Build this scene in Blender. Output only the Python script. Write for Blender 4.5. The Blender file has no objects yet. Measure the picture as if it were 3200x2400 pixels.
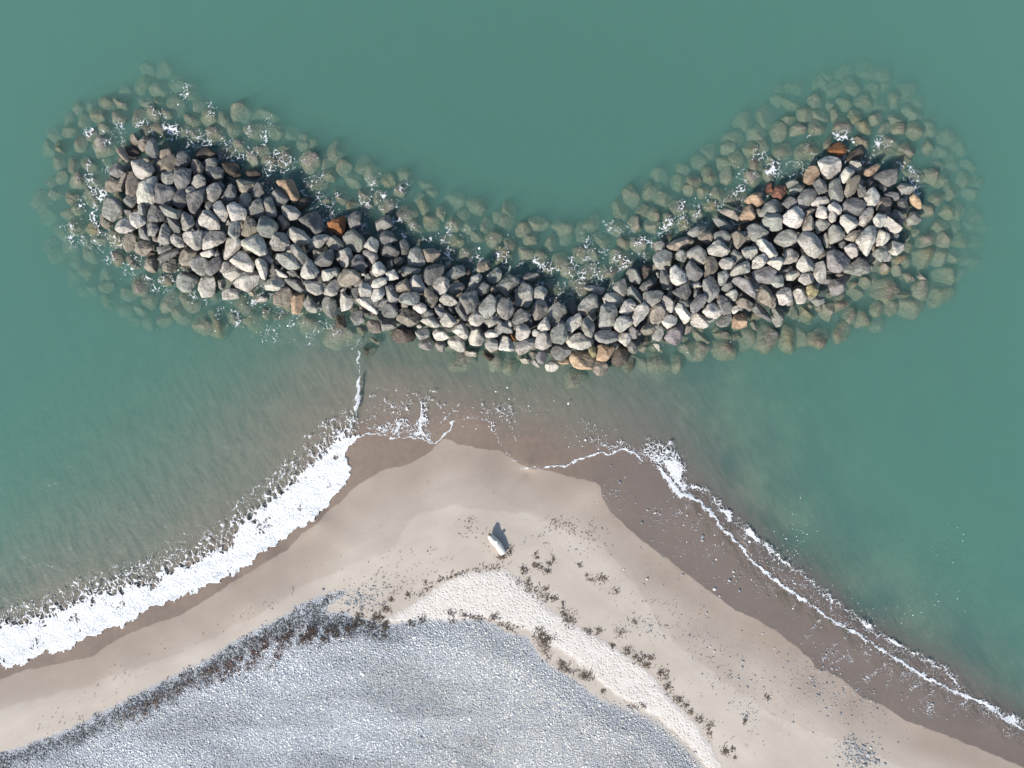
import bpy, math, random
import numpy as np
from mathutils import Vector

# ------------------------------------------------------------------ camera, sky, sun, exposure
H = 61.0                                   # drone height over the water, metres
PPM = 40.0                                 # photo pixels per metre at water level
SUN_EL, SUN_DIR = math.radians(36), (-0.62, -0.78)
scene = bpy.context.scene
cam = bpy.data.cameras.new("camera")
cam.sensor_width = 36
cam.angle = 2*math.atan(40.0/H)
cam.clip_start, cam.clip_end = 0.5, 3000
camo = bpy.data.objects.new("camera", cam)
camo.location = (0, 0, H)
scene.collection.objects.link(camo)
scene.camera = camo
world = bpy.data.worlds.new("World"); scene.world = world; world.use_nodes = True
wn = world.node_tree.nodes; wl = world.node_tree.links
bg = wn["Background"]
sky = wn.new("ShaderNodeTexSky"); sky.sky_type = 'NISHITA'; sky.sun_disc = False
sky.sun_elevation = SUN_EL; sky.sun_rotation = math.atan2(SUN_DIR[0], SUN_DIR[1])
wl.new(sky.outputs[0], bg.inputs[0]); bg.inputs[1].default_value = 0.13
sl = bpy.data.lights.new("sun", 'SUN'); sl.energy = 4.5; sl.angle = math.radians(0.6); sl.color = (1.0, 0.95, 0.87)
so = bpy.data.objects.new("sun", sl); scene.collection.objects.link(so)
sd_ = Vector((SUN_DIR[0]*math.cos(SUN_EL), SUN_DIR[1]*math.cos(SUN_EL), math.sin(SUN_EL)))
so.rotation_euler = sd_.to_track_quat('Z', 'Y').to_euler(); so.location = sd_*80
scene.view_settings.view_transform = 'Standard'; scene.view_settings.look = 'None'
scene.view_settings.gamma = 1; scene.view_settings.exposure = 0.68
scene.cycles.use_denoising = True
scene.cycles.max_bounces = 8; scene.cycles.diffuse_bounces = 2; scene.cycles.glossy_bounces = 2
scene.cycles.volume_bounces = 2; scene.cycles.transparent_max_bounces = 24
scene.cycles.caustics_reflective = False; scene.cycles.caustics_refractive = False
scene.cycles.sample_clamp_indirect = 6

rng = np.random.default_rng(7)
random.seed(7)

# ------------------------------------------------------------------ helpers
def up(px, py, z=0.0):
    """photo pixel -> world point at height z"""
    s = (H - z)/H/PPM
    return ((px-1600)*s, (1200-py)*s)
def topix(x, y, z):
    f = PPM*H/(H - z)
    return x*f + 1600, 1200 - y*f
def link(o, parent=None):
    scene.collection.objects.link(o)
    if parent: o.parent = parent
    return o
def mesh_obj(name, V, F, mat, smooth=True, parent=None, attrs=None):
    """V (n,3) array, F (m,3|4) int array, attrs {name: (n,) or (n,3)}"""
    V = np.asarray(V, np.float32); F = np.asarray(F, np.int32)
    me = bpy.data.meshes.new(name)
    k = F.shape[1]
    me.vertices.add(len(V)); me.vertices.foreach_set("co", V.ravel())
    me.loops.add(F.size); me.loops.foreach_set("vertex_index", F.ravel())
    me.polygons.add(len(F))
    me.polygons.foreach_set("loop_start", np.arange(0, F.size, k, dtype=np.int32))
    if smooth: me.polygons.foreach_set("use_smooth", np.ones(len(F), dtype=bool))
    me.update(calc_edges=True)
    for n, a in (attrs or {}).items():
        a = np.asarray(a, np.float32)
        if a.ndim == 1:
            at = me.attributes.new(n, 'FLOAT', 'POINT'); at.data.foreach_set("value", a)
        else:
            at = me.attributes.new(n, 'FLOAT_COLOR', 'POINT')
            c = np.ones((len(a), 4), np.float32); c[:, :3] = a
            at.data.foreach_set("color", c.ravel())
    me.materials.append(mat)
    return link(bpy.data.objects.new(name, me), parent)
def tag(o, label, cat=None, group=None, kind=None):
    o["label"] = label
    if cat: o["category"] = cat
    if group: o["group"] = group
    if kind: o["kind"] = kind
    return o
def smooth(a, b, x):
    t = np.clip((x-a)/(b-a), 0, 1); return t*t*(3-2*t)
def seg_dist(poly, X, Y, closed=True):
    P = np.asarray(poly, float); n = len(P)
    best = np.full(X.shape, 1e18)
    for i in range(n if closed else n-1):
        a = P[i]; b = P[(i+1) % n]; d = b-a; L = max(d@d, 1e-9)
        t = np.clip(((X-a[0])*d[0] + (Y-a[1])*d[1])/L, 0, 1)
        q = (X-a[0]-t*d[0])**2 + (Y-a[1]-t*d[1])**2
        np.minimum(best, q, out=best)
    return np.sqrt(best)
def inside(poly, X, Y):
    P = np.asarray(poly, float); n = len(P); r = np.zeros(X.shape, bool)
    for i in range(n):
        x0, y0 = P[i]; x1, y1 = P[(i+1) % n]
        if y0 == y1: continue
        c = ((y0 > Y) != (y1 > Y)) & (X < (x1-x0)*(Y-y0)/(y1-y0) + x0)
        r ^= c
    return r
def sdist(poly, X, Y):
    d = seg_dist(poly, X, Y); return np.where(inside(poly, X, Y), d, -d)
def wavy(X, Y, scale, seed, octs=3, Z=None):
    """cheap smooth noise, about -1..1"""
    r = np.random.default_rng(seed); out = 0; amp = 1; tot = 0
    for o in range(octs):
        for k in range(5):
            a = r.uniform(0, 2*math.pi); f = (2**o)*r.uniform(.6, 1.4)/scale*2*math.pi
            ph = r.uniform(0, 6.28)
            arg = f*(X*math.cos(a)+Y*math.sin(a)) + ph
            if Z is not None: arg = arg + f*Z*r.uniform(-1, 1)
            out = out + amp*np.sin(arg)
        tot += amp*2.2; amp *= .5
    return out/tot
def ico(level):
    t = (1+5**.5)/2
    V = [(-1,t,0),(1,t,0),(-1,-t,0),(1,-t,0),(0,-1,t),(0,1,t),(0,-1,-t),(0,1,-t),(t,0,-1),(t,0,1),(-t,0,-1),(-t,0,1)]
    F = [(0,11,5),(0,5,1),(0,1,7),(0,7,10),(0,10,11),(1,5,9),(5,11,4),(11,10,2),(10,7,6),(7,1,8),
         (3,9,4),(3,4,2),(3,2,6),(3,6,8),(3,8,9),(4,9,5),(2,4,11),(6,2,10),(8,6,7),(9,8,1)]
    V = [np.array(v)/np.linalg.norm(v) for v in V]
    for _ in range(level):
        cache = {}; G = []
        def mid(a, b):
            k = (min(a, b), max(a, b))
            if k not in cache:
                m = V[a]+V[b]; V.append(m/np.linalg.norm(m)); cache[k] = len(V)-1
            return cache[k]
        for a, b, c in F:
            ab, bc, ca = mid(a, b), mid(b, c), mid(c, a)
            G += [(a, ab, ca), (b, bc, ab), (c, ca, bc), (ab, bc, ca)]
        F = G
    return np.array(V), np.array(F, np.int32)
ICO = {l: ico(l) for l in (0, 1, 2, 3, 4)}

# ------------------------------------------------------------------ node helpers
class NT:
    def __init__(s, name):
        s.m = bpy.data.materials.new(name); s.m.use_nodes = True
        s.t = s.m.node_tree; s.t.nodes.clear(); s.n = s.t.nodes; s.l = s.t.links
        s.out = s.n.new("ShaderNodeOutputMaterial")
    def new(s, typ, **kw):
        nd = s.n.new("ShaderNode"+typ)
        for k, v in kw.items(): setattr(nd, k, v)
        return nd
    def put(s, sock, v):
        if hasattr(v, "is_output"): s.l.new(v, sock)
        elif isinstance(v, (tuple, list)):
            sock.default_value = tuple(v) + ((1,) if len(v) == 3 and len(sock.default_value) == 4 else ())
        else: sock.default_value = v
    def math(s, op, a, b=0.0, c=0.0, clamp=False):
        nd = s.new("Math", operation=op, use_clamp=clamp)
        for i, v in enumerate((a, b, c)): s.put(nd.inputs[i], v)
        return nd.outputs[0]
    def map(s, v, a, b, c=0.0, d=1.0, sm=True):
        nd = s.new("MapRange", interpolation_type='SMOOTHSTEP' if sm else 'LINEAR')
        for i, q in enumerate((v, a, b, c, d)): s.put(nd.inputs[i], q)
        return nd.outputs[0]
    def mix(s, f, a, b, mode='MIX'):
        nd = s.new("Mix", data_type='RGBA', blend_type=mode)
        s.put(nd.inputs[0], f); s.put(nd.inputs[6], a); s.put(nd.inputs[7], b)
        return nd.outputs[2]
    def attr(s, name, col=False):
        nd = s.new("Attribute", attribute_name=name)
        return nd.outputs['Color' if col else 'Fac']
    def pos(s): return s.new("NewGeometry").outputs['Position']
    def scale(s, v, k):
        nd = s.new("VectorMath", operation='MULTIPLY'); s.put(nd.inputs[0], v); nd.inputs[1].default_value = k
        return nd.outputs[0]
    def add(s, a, b):
        nd = s.new("VectorMath", operation='ADD'); s.put(nd.inputs[0], a); s.put(nd.inputs[1], b); return nd.outputs[0]
    def noise(s, vec, scale, detail=4, rough=.55, dist=0.0, col=False):
        nd = s.new("TexNoise"); s.put(nd.inputs['Vector'], vec)
        nd.inputs['Scale'].default_value = scale; nd.inputs['Detail'].default_value = detail
        nd.inputs['Roughness'].default_value = rough; nd.inputs['Distortion'].default_value = dist
        return nd.outputs['Color' if col else 'Fac']
    def vor(s, vec, scale, feature='F1', out='Distance'):
        nd = s.new("TexVoronoi", feature=feature); s.put(nd.inputs['Vector'], vec); nd.inputs['Scale'].default_value = scale
        return nd.outputs[out]
    def bump(s, h, strength, dist=.1, normal=None):
        nd = s.new("Bump"); s.put(nd.inputs['Height'], h); s.put(nd.inputs['Strength'], strength)
        nd.inputs['Distance'].default_value = dist
        if normal is not None: s.l.new(normal, nd.inputs['Normal'])
        return nd.outputs[0]
    def principled(s, col, rough=.8, normal=None, spec=.3):
        p = s.new("BsdfPrincipled"); s.put(p.inputs['Base Color'], col); s.put(p.inputs['Roughness'], rough)
        s.put(p.inputs['Specular IOR Level'], spec)
        if normal is not None: s.l.new(normal, p.inputs['Normal'])
        return p.outputs[0]
    def done(s, sh, vol=None):
        s.l.new(sh, s.out.inputs['Surface'])
        if vol is not None: s.l.new(vol, s.out.inputs['Volume'])
        return s.m

# ------------------------------------------------------------------ outlines read off the photo (pixels of the 3200 x 2400 frame)
def K(s, k=1.0): return [(float(a)*k, float(b)*k) for a, b in (p.split(',') for p in s.split())]
SW = 3200/2212
EMERGED = K("215,330 250,300 330,288 400,305 470,330 540,370 600,390 650,430 710,440 760,480 840,470 880,520 960,560 1040,566 1130,570 1200,620 1260,620 1340,590 1400,540 1460,500 1560,450 1640,405 1700,370 1750,325 1840,310 1920,340 1950,400 1985,440 1990,500 1965,560 1960,600 1900,610 1830,640 1780,690 1700,690 1600,710 1480,740 1370,790 1290,805 1190,800 1050,770 950,750 850,740 790,720 740,690 660,680 580,650 480,650 420,620 350,590 290,550 250,500 220,460 240,420 210,390", SW)
SUBMERGED = K("640,705 500,700 400,705 280,700 190,650 110,590 70,510 70,420 80,340 85,280 110,250 170,200 240,170 310,120 370,130 400,180 450,220 560,230 650,270 740,310 860,370 960,390 1060,430 1130,455 1200,465 1300,455 1370,410 1430,370 1500,330 1580,280 1620,230 1690,180 1730,155 1820,140 1910,130 1960,170 2020,205 2080,270 2115,340 2145,420 2165,480 2130,560 2060,620 1960,690 1860,715 1760,750 1650,745 1500,775 1400,805 1300,825 1180,822 1050,800 940,775 850,765 760,745 700,725", SW)
SURF_LOW = K("-60,2070 0,2076 22,2089 42,2089 54,2078 78,2078 101,2054 134,2044 150,2036 170,2044 210,2031 235,2022 240,2007 271,1991 291,1986 307,1989 322,1971 347,1955 369,1963 383,1960 398,1940 430,1935 438,1917 474,1899 506,1888 528,1877 539,1881 579,1859 622,1857 629,1839 662,1821 687,1821 698,1808 738,1794 752,1778 785,1765 800,1736 809,1727 836,1726 848,1712 855,1707 874,1693 906,1674 912,1661 942,1650 963,1630 982,1628 988,1617 1001,1601 1018,1585 1034,1571 1034,1558 1045,1544 1066,1533 1083,1517 1088,1495 1099,1482 1096,1465 1085,1441 1081,1419 1091,1398 1110,1381 1123,1365")
SURF_UP = K("-60,1935 0,1926 87,1910 174,1877 271,1834 380,1801 470,1778 542,1740 633,1700 703,1655 763,1590 806,1552 850,1517 906,1468 953,1422 1001,1376 1045,1332 1085,1310 1110,1310")
SWASH_MID = K("1123,1365 1139,1363 1175,1352 1202,1363 1237,1370 1262,1371 1281,1364 1310,1366 1329,1378 1351,1385 1363,1385 1394,1356 1408,1340 1415,1318 1440,1310 1490,1306 1525,1307 1554,1367 1573,1397 1592,1424 1628,1459 1650,1463 1707,1461 1760,1457 1800,1441 1829,1427 1872,1416 1916,1418 1941,1403 1981,1414 2003,1437 2050,1456 2075,1481 2097,1510 2125,1542 2158,1550")
RIGHT_IN = K("2158,1550 2194,1578 2230,1611 2248,1640 2281,1673 2317,1709 2342,1745 2386,1785 2437,1824 2487,1861 2549,1900 2610,1944 2700,1992 2794,2056 2870,2104 2964,2153 3015,2175 3087,2205 3120,2232 3200,2278 3300,2330")
RIGHT_OUT = K("2158,1520 2209,1535 2238,1568 2259,1597 2299,1636 2332,1651 2360,1683 2411,1721 2465,1767 2502,1792 2552,1835 2596,1871 2631,1893 2682,1936 2736,1976 2783,2001 2856,2041 2906,2070 2953,2092 2993,2135 3029,2179 3087,2205 3200,2262 3300,2310")
WETLINE = K("-400,2200 0,2123 72,2096 181,2076 289,2051 325,2022 383,1989 452,1960 561,1924 615,1892 687,1848 723,1823 770,1794 844,1750 898,1718 939,1674 1001,1628 1018,1601 1061,1571 1102,1525 1156,1495 1186,1475 1226,1462 1281,1451 1321,1427 1348,1408 1365,1389 1386,1372 1411,1378 1435,1389 1473,1394 1498,1404 1565,1408 1592,1430 1650,1466 1707,1468 1800,1497 1861,1508 1878,1524 1883,1553 1908,1600 1945,1636 1999,1683 2053,1723 2089,1748 2125,1781 2162,1803 2198,1835 2252,1871 2299,1908 2368,1937 2425,1974 2490,2021 2534,2060 2548,2089 2588,2100 2642,2133 2693,2180 2769,2209 2823,2248 2900,2277 3050,2335 3200,2400 3600,2580")
SEAWARD = [(-400, -2000)] + WETLINE[:] + [(3600, -2000)]
PEBBLES = K("-600,2600 -120,2390 0,2350 51,2335 159,2299 253,2259 315,2223 383,2191 448,2154 506,2127 564,2100 651,2057 709,2017 767,1981 803,1963 889,1920 954,1880 998,1862 1063,1844 1088,1846 1081,1858 1034,1887 1016,1913 1088,1909 1106,1927 1150,1935 1208,1949 1251,1945 1323,1931 1400,1938 1501,1934 1552,1952 1595,1981 1650,1988 1689,2053 1736,2089 1798,2122 1852,2162 1881,2183 1942,2201 2015,2227 2069,2263 2123,2306 2160,2350 2200,2397 2420,2800 1600,3600 -600,3400")
BRIGHT = K("830,1340 900,1300 960,1260 1000,1238 1090,1230 1130,1260 1180,1310 1240,1350 1330,1400 1400,1450 1440,1500 1500,1560 1540,1620 1575,1700 1560,1760 1530,1659 1490,1610 1420,1550 1330,1500 1260,1440 1190,1390 1140,1360 1060,1335 980,1340 900,1350", SW)

DRYLAND = K("-600,2330 0,2215 250,2150 500,2060 760,1950 900,1860 1065,1775 1200,1735 1240,1702 1274,1628 1325,1600 1427,1574 1540,1600 1641,1597 1692,1622 1737,1645 1879,1713 1946,1775 2003,1865 2065,1967 2200,2090 2400,2230 2650,2330 2900,2420 3400,2700 1600,3600 -600,3400")

# ------------------------------------------------------------------ the ground: one sheet, sea bed to beach
CTRL = [(100,100,-5),(1600,100,-5),(3100,100,-5),(100,900,-3.6),(3100,900,-4.2),(1600,500,-3.6),(-800,300,-6),(4000,300,-6),(1600,-1200,-6),
 (-800,1500,-3.4),(4000,1500,-4.5),
 (300,1300,-1.5),(60,1450,-1.6),(60,1700,-.7),(350,1600,-.6),(700,1300,-.6),(900,1250,-.38),(1000,1220,-.34),(600,1550,-.42),(300,1740,-.38),(650,1100,-1.4),(350,1080,-2.2),(1000,1120,-.45),(1200,1150,-.3),(1500,1185,-.36),(1800,1190,-.42),(2050,1150,-.6),
 (1080,1200,-.3),(1250,1200,-.16),(1450,1215,-.22),(1700,1220,-.3),(1900,1250,-.3),(1600,1330,-.1),(1900,1340,-.16),(1300,1290,-.09),(1150,1290,-.12),(1750,1390,-.06),
 (2150,1330,-.38),(2250,1450,-.42),(2200,1250,-.7),(2400,1300,-1.2),(2700,1400,-2.0),(3100,1400,-3.5),(2400,1550,-.7),(2500,1680,-.75),(2750,1750,-1.2),(3050,1800,-1.8),(3180,2100,-.8),(2900,1950,-.7),(2700,1880,-.6),(3100,2100,-.45),
 (0,2000,0),(200,1930,0),(450,1850,0),(700,1740,0),(900,1600,0),(1050,1420,-.02),(60,1860,-.35),(450,1740,-.35),(800,1500,-.33)]
CTRL += [(x, y, .03) for x, y in SWASH_MID[::3]] + [(x, y, .12) for x, y in RIGHT_IN[::3]] + [(x, y, -.03) for x, y in RIGHT_OUT[::3]]
CTRL += [(x, y, .12) for x, y in SURF_LOW[1::8]]
CTRL += [(x, y, .38) for x, y in WETLINE[1:18:3]] + [(x, y, .4) for x, y in WETLINE[34:-1:3]]
CTRL += [(0,2250,.8),(400,2080,.8),(800,1880,.8),(1100,1700,.75),(1500,1500,.45),(1500,1650,.75),(1300,1850,.95),(1700,1800,.9),(1900,1750,.75),(2100,2000,.9),(2500,2200,.85),(2700,2350,.85),(2300,2380,1.05),
 (600,2300,1.2),(1200,2200,1.3),(1700,2350,1.3),(100,2390,1.0),(1600,3000,1.8),(-400,2900,1.6),(3600,3000,1.6)]
CT = np.array(CTRL, float)
CX, CY = (CT[:, 0]-1600)/PPM, (1200-CT[:, 1])/PPM
def rbf_fit():
    n = len(CT); D = np.hypot(CX[:, None]-CX, CY[:, None]-CY)
    A = np.zeros((n+3, n+3)); A[:n, :n] = -D - 0.15*np.eye(n)
    A[:n, n:] = A[n:, :n].T if False else np.stack([np.ones(n), CX, CY], 1); A[n:, :n] = A[:n, n:].T
    return np.linalg.solve(A, np.concatenate([CT[:, 2], np.zeros(3)]))
RW = rbf_fit()
def base_z(X, Y):
    sh = X.shape; x = X.ravel(); y = Y.ravel(); out = np.empty(len(x))
    for i in range(0, len(x), 40000):
        s = slice(i, i+40000)
        D = np.hypot(x[s, None]-CX, y[s, None]-CY)
        out[s] = -D@RW[:-3] + RW[-3] + RW[-2]*x[s] + RW[-1]*y[s]
    return np.clip(out.reshape(sh), -6, 2.2)
EMW = [up(*p) for p in EMERGED]
CREST = [up(*p) for p in K("-200,480 230,440 420,480 640,560 840,640 1050,690 1200,725 1350,700 1500,620 1700,545 1850,470 1960,440 2400,420", SW)]
def seaside(X, Y):
    L = np.array(CREST); yl = np.interp(X, L[:, 0], L[:, 1]); return np.tanh((Y-yl)/1.2)
def mound_z(X, Y):
    d = sdist(EMW, X, Y)
    r_ = .5*(seaside(X, Y)+1)                # 1 on the seaward flank, 0 on the beachward one
    return np.where(d > 0, np.minimum(1.75-.35*r_, .12+(.58-.22*r_)*d), .12+(.34-.08*r_)*d)
def axis(lo, hi, step, far, grow=1.35):
    c = list(np.arange(lo, hi+1e-6, step)); s = step; a = c[-1]; b = c[0]; pre = []
    while a < far:
        s *= grow; a += s; c.append(a)
    s = step
    while b > -far:
        s *= grow; b -= s; pre.append(b)
    return np.array(pre[::-1]+c)
def grid_faces(nx, ny):
    i = np.arange(nx-1)[None, :] + nx*np.arange(ny-1)[:, None]
    return np.stack([i, i+1, i+1+nx, i+nx], -1).reshape(-1, 4)
gx, gy = axis(-43, 43, .2, 400), axis(-32.6, 32.6, .2, 400)
GX, GY = np.meshgrid(gx, gy)
GZ = base_z(GX, GY)
PX, PY = topix(GX, GY, GZ)
d_peb = sdist(PEBBLES, PX, PY)/PPM
bank = .24*smooth(-.2, 2.2, d_peb) + smooth(1, 3, d_peb)*(.045*wavy(GX, GY*2.2, 9, 5, 2))
land = smooth(0.0, .4, GZ)
BZ = GZ + bank + .03*wavy(GX, GY, 6, 11, 3)*land
BZ = BZ + np.where(GZ < -.2, .10*wavy(GX, GY, 7, 12, 3)*smooth(.2, 1.5, -GZ), 0)
MZ = mound_z(GX, GY) - 1.35
GZ2 = np.maximum(BZ, MZ)
PX, PY = topix(GX, GY, GZ2)
d_wet = sdist(SEAWARD, PX, PY)/PPM
d_peb = sdist(PEBBLES, PX, PY)/PPM
d_bri = sdist(BRIGHT, PX, PY)/PPM
d_dry = sdist(DRYLAND, PX, PY)/PPM
gap_shade_mask = smooth(-.25, .15, MZ-BZ)*(.12+.88*smooth(-.7, .1, GZ2))  # where shade between the boulders goes into the ground colour
d_rin = seg_dist(RIGHT_IN, PX, PY, False)/PPM
side = smooth(1700, 2050, PX)          # the right-hand beach is darker, siltier sand
def gz(x, y):
    """ground height at world points (bilinear)"""
    x = np.asarray(x, float); y = np.asarray(y, float)
    i = np.clip(np.searchsorted(gx, x)-1, 0, len(gx)-2); j = np.clip(np.searchsorted(gy, y)-1, 0, len(gy)-2)
    u = (x-gx[i])/(gx[i+1]-gx[i]); v = (y-gy[j])/(gy[j+1]-gy[j])
    return GZ2[j, i]*(1-u)*(1-v)+GZ2[j, i+1]*u*(1-v)+GZ2[j+1, i]*(1-u)*v+GZ2[j+1, i+1]*u*v
def on_ground(px, py):
    """photo pixel -> world point on the ground"""
    z = np.full(np.shape(px), .5)
    for _ in range(4):
        x, y = up(np.asarray(px, float), np.asarray(py, float), z); z = gz(x, y)
    return x, y, z

t = NT("beach_sand"); P = t.pos()
wob = t.math('MULTIPLY', t.math('SUBTRACT', t.noise(P, 1.3, 5), .5), .35)
sz = t.new("SeparateXYZ"); t.l.new(P, sz.inputs[0]); sz_ = sz.outputs[2]
wet = t.math('ADD', t.attr("wet"), wob)
peb = t.math('ADD', t.attr("peb"), t.math('MULTIPLY', t.math('SUBTRACT', t.noise(P, 3, 5, .7), .5), .9))
bri = t.math('ADD', t.attr("bri"), t.math('MULTIPLY', t.math('SUBTRACT', t.noise(P, 2, 5, .7), .5), .8))
big = t.noise(P, .22, 4); fine = t.noise(P, 55, 3, .7); mid = t.noise(P, 2.2, 5)
dry = t.mix(t.map(big, .3, .7), (.385, .335, .285), (.44, .39, .335))
damp = t.mix(t.map(big, .35, .65), (.285, .232, .188), (.325, .27, .222))
dl = t.math('ADD', t.attr("dry"), t.math('MULTIPLY', t.math('SUBTRACT', t.noise(P, .5, 4), .5), 1.2))
c = t.mix(t.math('MULTIPLY', t.map(wet, -4.2, -.2), t.map(dl, .5, -.5, .35, 1)), dry, damp)
c = t.mix(t.map(dl, .12, -.12, 0, .38), c, damp)
wv = t.new("CombineXYZ"); t.put(wv.inputs[0], t.math('MULTIPLY_ADD', t.attr("wet"), .9, t.math('MULTIPLY', t.noise(P, .25, 3), 3.0)))
tide = t.noise(wv.outputs[0], 1.4, 4, .6)
c = t.mix(t.map(tide, .36, .66, .30, 0), c, t.mix(1.0, c, (.84, .82, .80), 'MULTIPLY'))
bright = t.mix(t.map(mid, .3, .7), (.50, .458, .412), (.57, .53, .485))
c = t.mix(t.map(bri, -.12, .15), c, bright)
bed = t.math('MULTIPLY', t.map(sz_, -.25, -.6), t.attr("side"))
wetc = t.mix(t.attr("side"), (.195, .148, .115), (.152, .122, .105))
sx = t.new("SeparateXYZ"); t.l.new(P, sx.inputs[0]); px_, py_ = sx.outputs[0], sx.outputs[1]
uu = t.math('SUBTRACT', t.math('MULTIPLY', px_, .5), t.math('MULTIPLY', py_, .85)); vv = t.math('ADD', t.math('MULTIPLY', px_, .85), t.math('MULTIPLY', py_, .5))
cv = t.new("CombineXYZ"); t.put(cv.inputs[0], t.math('MULTIPLY', uu, .45)); t.put(cv.inputs[1], t.math('MULTIPLY', vv, 1.9))
streak = t.noise(t.add(cv.outputs[0], t.scale(t.noise(P, .35, 3, col=True), (1.6, 1.6, 0))), 1.3, 5, .62)
wetc = t.mix(t.math('MULTIPLY', t.map(streak, .40, .68), t.attr("rip")), wetc, (.085, .075, .055))
wetc = t.mix(t.math('MULTIPLY', t.map(streak, .42, .25), t.math('MULTIPLY', t.attr("rip"), .5)), wetc, (.30, .25, .19))
wetc = t.mix(t.map(mid, .35, .7, 0, .35), wetc, (.13, .10, .085))
pat = t.noise(t.add(P, (3.3, 7.1, 0)), .16, 4, .6)
wetc = t.mix(t.math('MULTIPLY', bed, t.map(pat, .40, .52, .6, 0)), wetc, (.045, .06, .068))
wetc = t.mix(t.math('MULTIPLY', bed, t.map(pat, .50, .66, .0, .5)), wetc, (.30, .25, .17))
c = t.mix(t.map(wet, -.05, .06), c, wetc)
cel = t.new("TexVoronoi"); t.put(cel.inputs['Vector'], P); cel.inputs['Scale'].default_value = 9
gravel = t.mix(cel.outputs['Color'], (.27, .285, .305), (.36, .37, .38))
pf = t.map(peb, -.15, t.math('MULTIPLY_ADD', t.attr('side'), .5, .25))
c = t.mix(pf, c, gravel)
c = t.mix(t.math('MULTIPLY', t.map(fine, .25, .75), .25), c, t.mix(1.0, c, (.55, .53, .5), 'MULTIPLY'))
dim = t.add(P, t.scale(t.noise(P, 2.5, 3, col=True), (.12, .12, 0)))
dimp = t.math('ADD', t.map(t.vor(dim, 4.6), .0, .55, 0, .8), t.math('MULTIPLY', t.noise(dim, 9, 3, .55), .5))
rip = t.noise(t.scale(t.add(P, t.scale(t.noise(P, .5, 2, col=True), (1.5, 1.5, 0))), (1.5, .9, 1)), 4.5, 4, .6)
h = t.math('ADD', t.math('MULTIPLY', t.math('MULTIPLY', dimp, t.map(bri, -.2, .4)), .30), t.math('MULTIPLY', t.noise(P, 14, 5, .7), .035))
h = t.math('ADD', h, t.math('MULTIPLY', t.math('MULTIPLY', rip, t.attr("rip")), .30))
h = t.math('ADD', h, t.math('MULTIPLY', t.math('MULTIPLY', t.vor(P, 8), pf), -.3))
c = t.mix(t.attr('gap_shade'), c, (.05, .048, .045))  # mound floor painted near black, standing in for shade in the boulder gaps
nrm = t.bump(h, 1.0, .16)
rough = t.map(wet, -.05, .1, .9, .55)
SAND = t.done(t.principled(c, rough, nrm, .25))
ripple = np.clip(smooth(1.9, .2, d_rin)*(PX > 2050) + smooth(-.0, -.5, GZ2)*.8, 0, 1)
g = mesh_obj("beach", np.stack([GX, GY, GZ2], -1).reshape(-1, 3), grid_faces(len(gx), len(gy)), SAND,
             attrs={"wet": d_wet.ravel(), "peb": d_peb.ravel(), "bri": d_bri.ravel(), "side": side.ravel(), "gap_shade": gap_shade_mask.ravel(), "dry": d_dry.ravel(), "rip": ripple.ravel()})
tag(g, "sandy beach and sea bed running under the water, dark where the sea has wetted it", kind="structure")

# ------------------------------------------------------------------ the sea: a closed body of turbid green water
t = NT("sea_water"); P = t.pos()
w1 = t.noise(t.add(t.scale(P, (1, .5, 1)), t.scale(t.noise(P, .12, 2, col=True), (4, 4, 0))), .8, 3, .5); w2 = t.noise(t.scale(P, (.55, 1, 1)), 3.2, 2, .5)
nrm = t.bump(t.math('ADD', w1, t.math('MULTIPLY', w2, .22)), .8, .26)
inc = t.new("NewGeometry").outputs['Incoming']
dt = t.new("VectorMath", operation='DOT_PRODUCT'); t.l.new(nrm, dt.inputs[0]); t.l.new(inc, dt.inputs[1])
ca = t.math('SUBTRACT', 1.0, t.math('ABSOLUTE', dt.outputs['Value']), clamp=True)
fres = t.math('MULTIPLY_ADD', t.math('POWER', ca, 5.0), .98, .02)      # Schlick, the same from above and below
gl = t.new("BsdfGlossy"); gl.inputs['Roughness'].default_value = .25; t.l.new(nrm, gl.inputs['Normal'])
tr = t.new("BsdfTransparent")
mx = t.new("MixShader"); t.l.new(fres, mx.inputs[0]); t.l.new(tr.outputs[0], mx.inputs[1]); t.l.new(gl.outputs[0], mx.inputs[2])
S_S, S_A = Vector((.160, .282, .244)), Vector((.425, .235, .28))
vs = t.new("VolumeScatter"); k = max(S_S); vs.inputs['Color'].default_value = (*(S_S/k), 1); vs.inputs['Density'].default_value = k
vs.inputs['Anisotropy'].default_value = .0
k = 1.0; va = t.new("VolumeAbsorption"); va.inputs['Color'].default_value = (*(Vector((1, 1, 1))-S_A/k), 1); va.inputs['Density'].default_value = k
ad = t.new("AddShader"); t.l.new(vs.outputs[0], ad.inputs[0]); t.l.new(va.outputs[0], ad.inputs[1])
WATER = t.done(mx.outputs[0], ad.outputs[0])
WAVE_X = K("1118,1060 1122,1120 1121,1180 1117,1230 1111,1275 1101,1310 1090,1340")
WAVE = [up(*p) for p in WAVE_X]
def water_z(X, Y):
    d = seg_dist(WAVE, X, Y, False)
    amp = .16*smooth(1065, 1130, 1200-Y*PPM)
    return .012*wavy(X, Y*.6, 2.3, 31, 2) + amp*np.exp(-(d/.33)**2)
wx, wy = axis(-42, 42, .25, 395), axis(-32, 32, .25, 395)
WX, WY = np.meshgrid(wx, wy); WZ = water_z(WX, WY)
nx, ny = len(wx), len(wy)
top = np.stack([WX, WY, WZ], -1).reshape(-1, 3)
ring = np.concatenate([np.arange(nx), nx*np.arange(1, ny)+nx-1, nx*(ny-1)+np.arange(nx-2, -1, -1), nx*np.arange(ny-2, 0, -1)])
low = top[ring].copy(); low[:, 2] = -9
nb = len(top); m = len(ring); r0 = np.arange(m); r1 = (r0+1) % m
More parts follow.
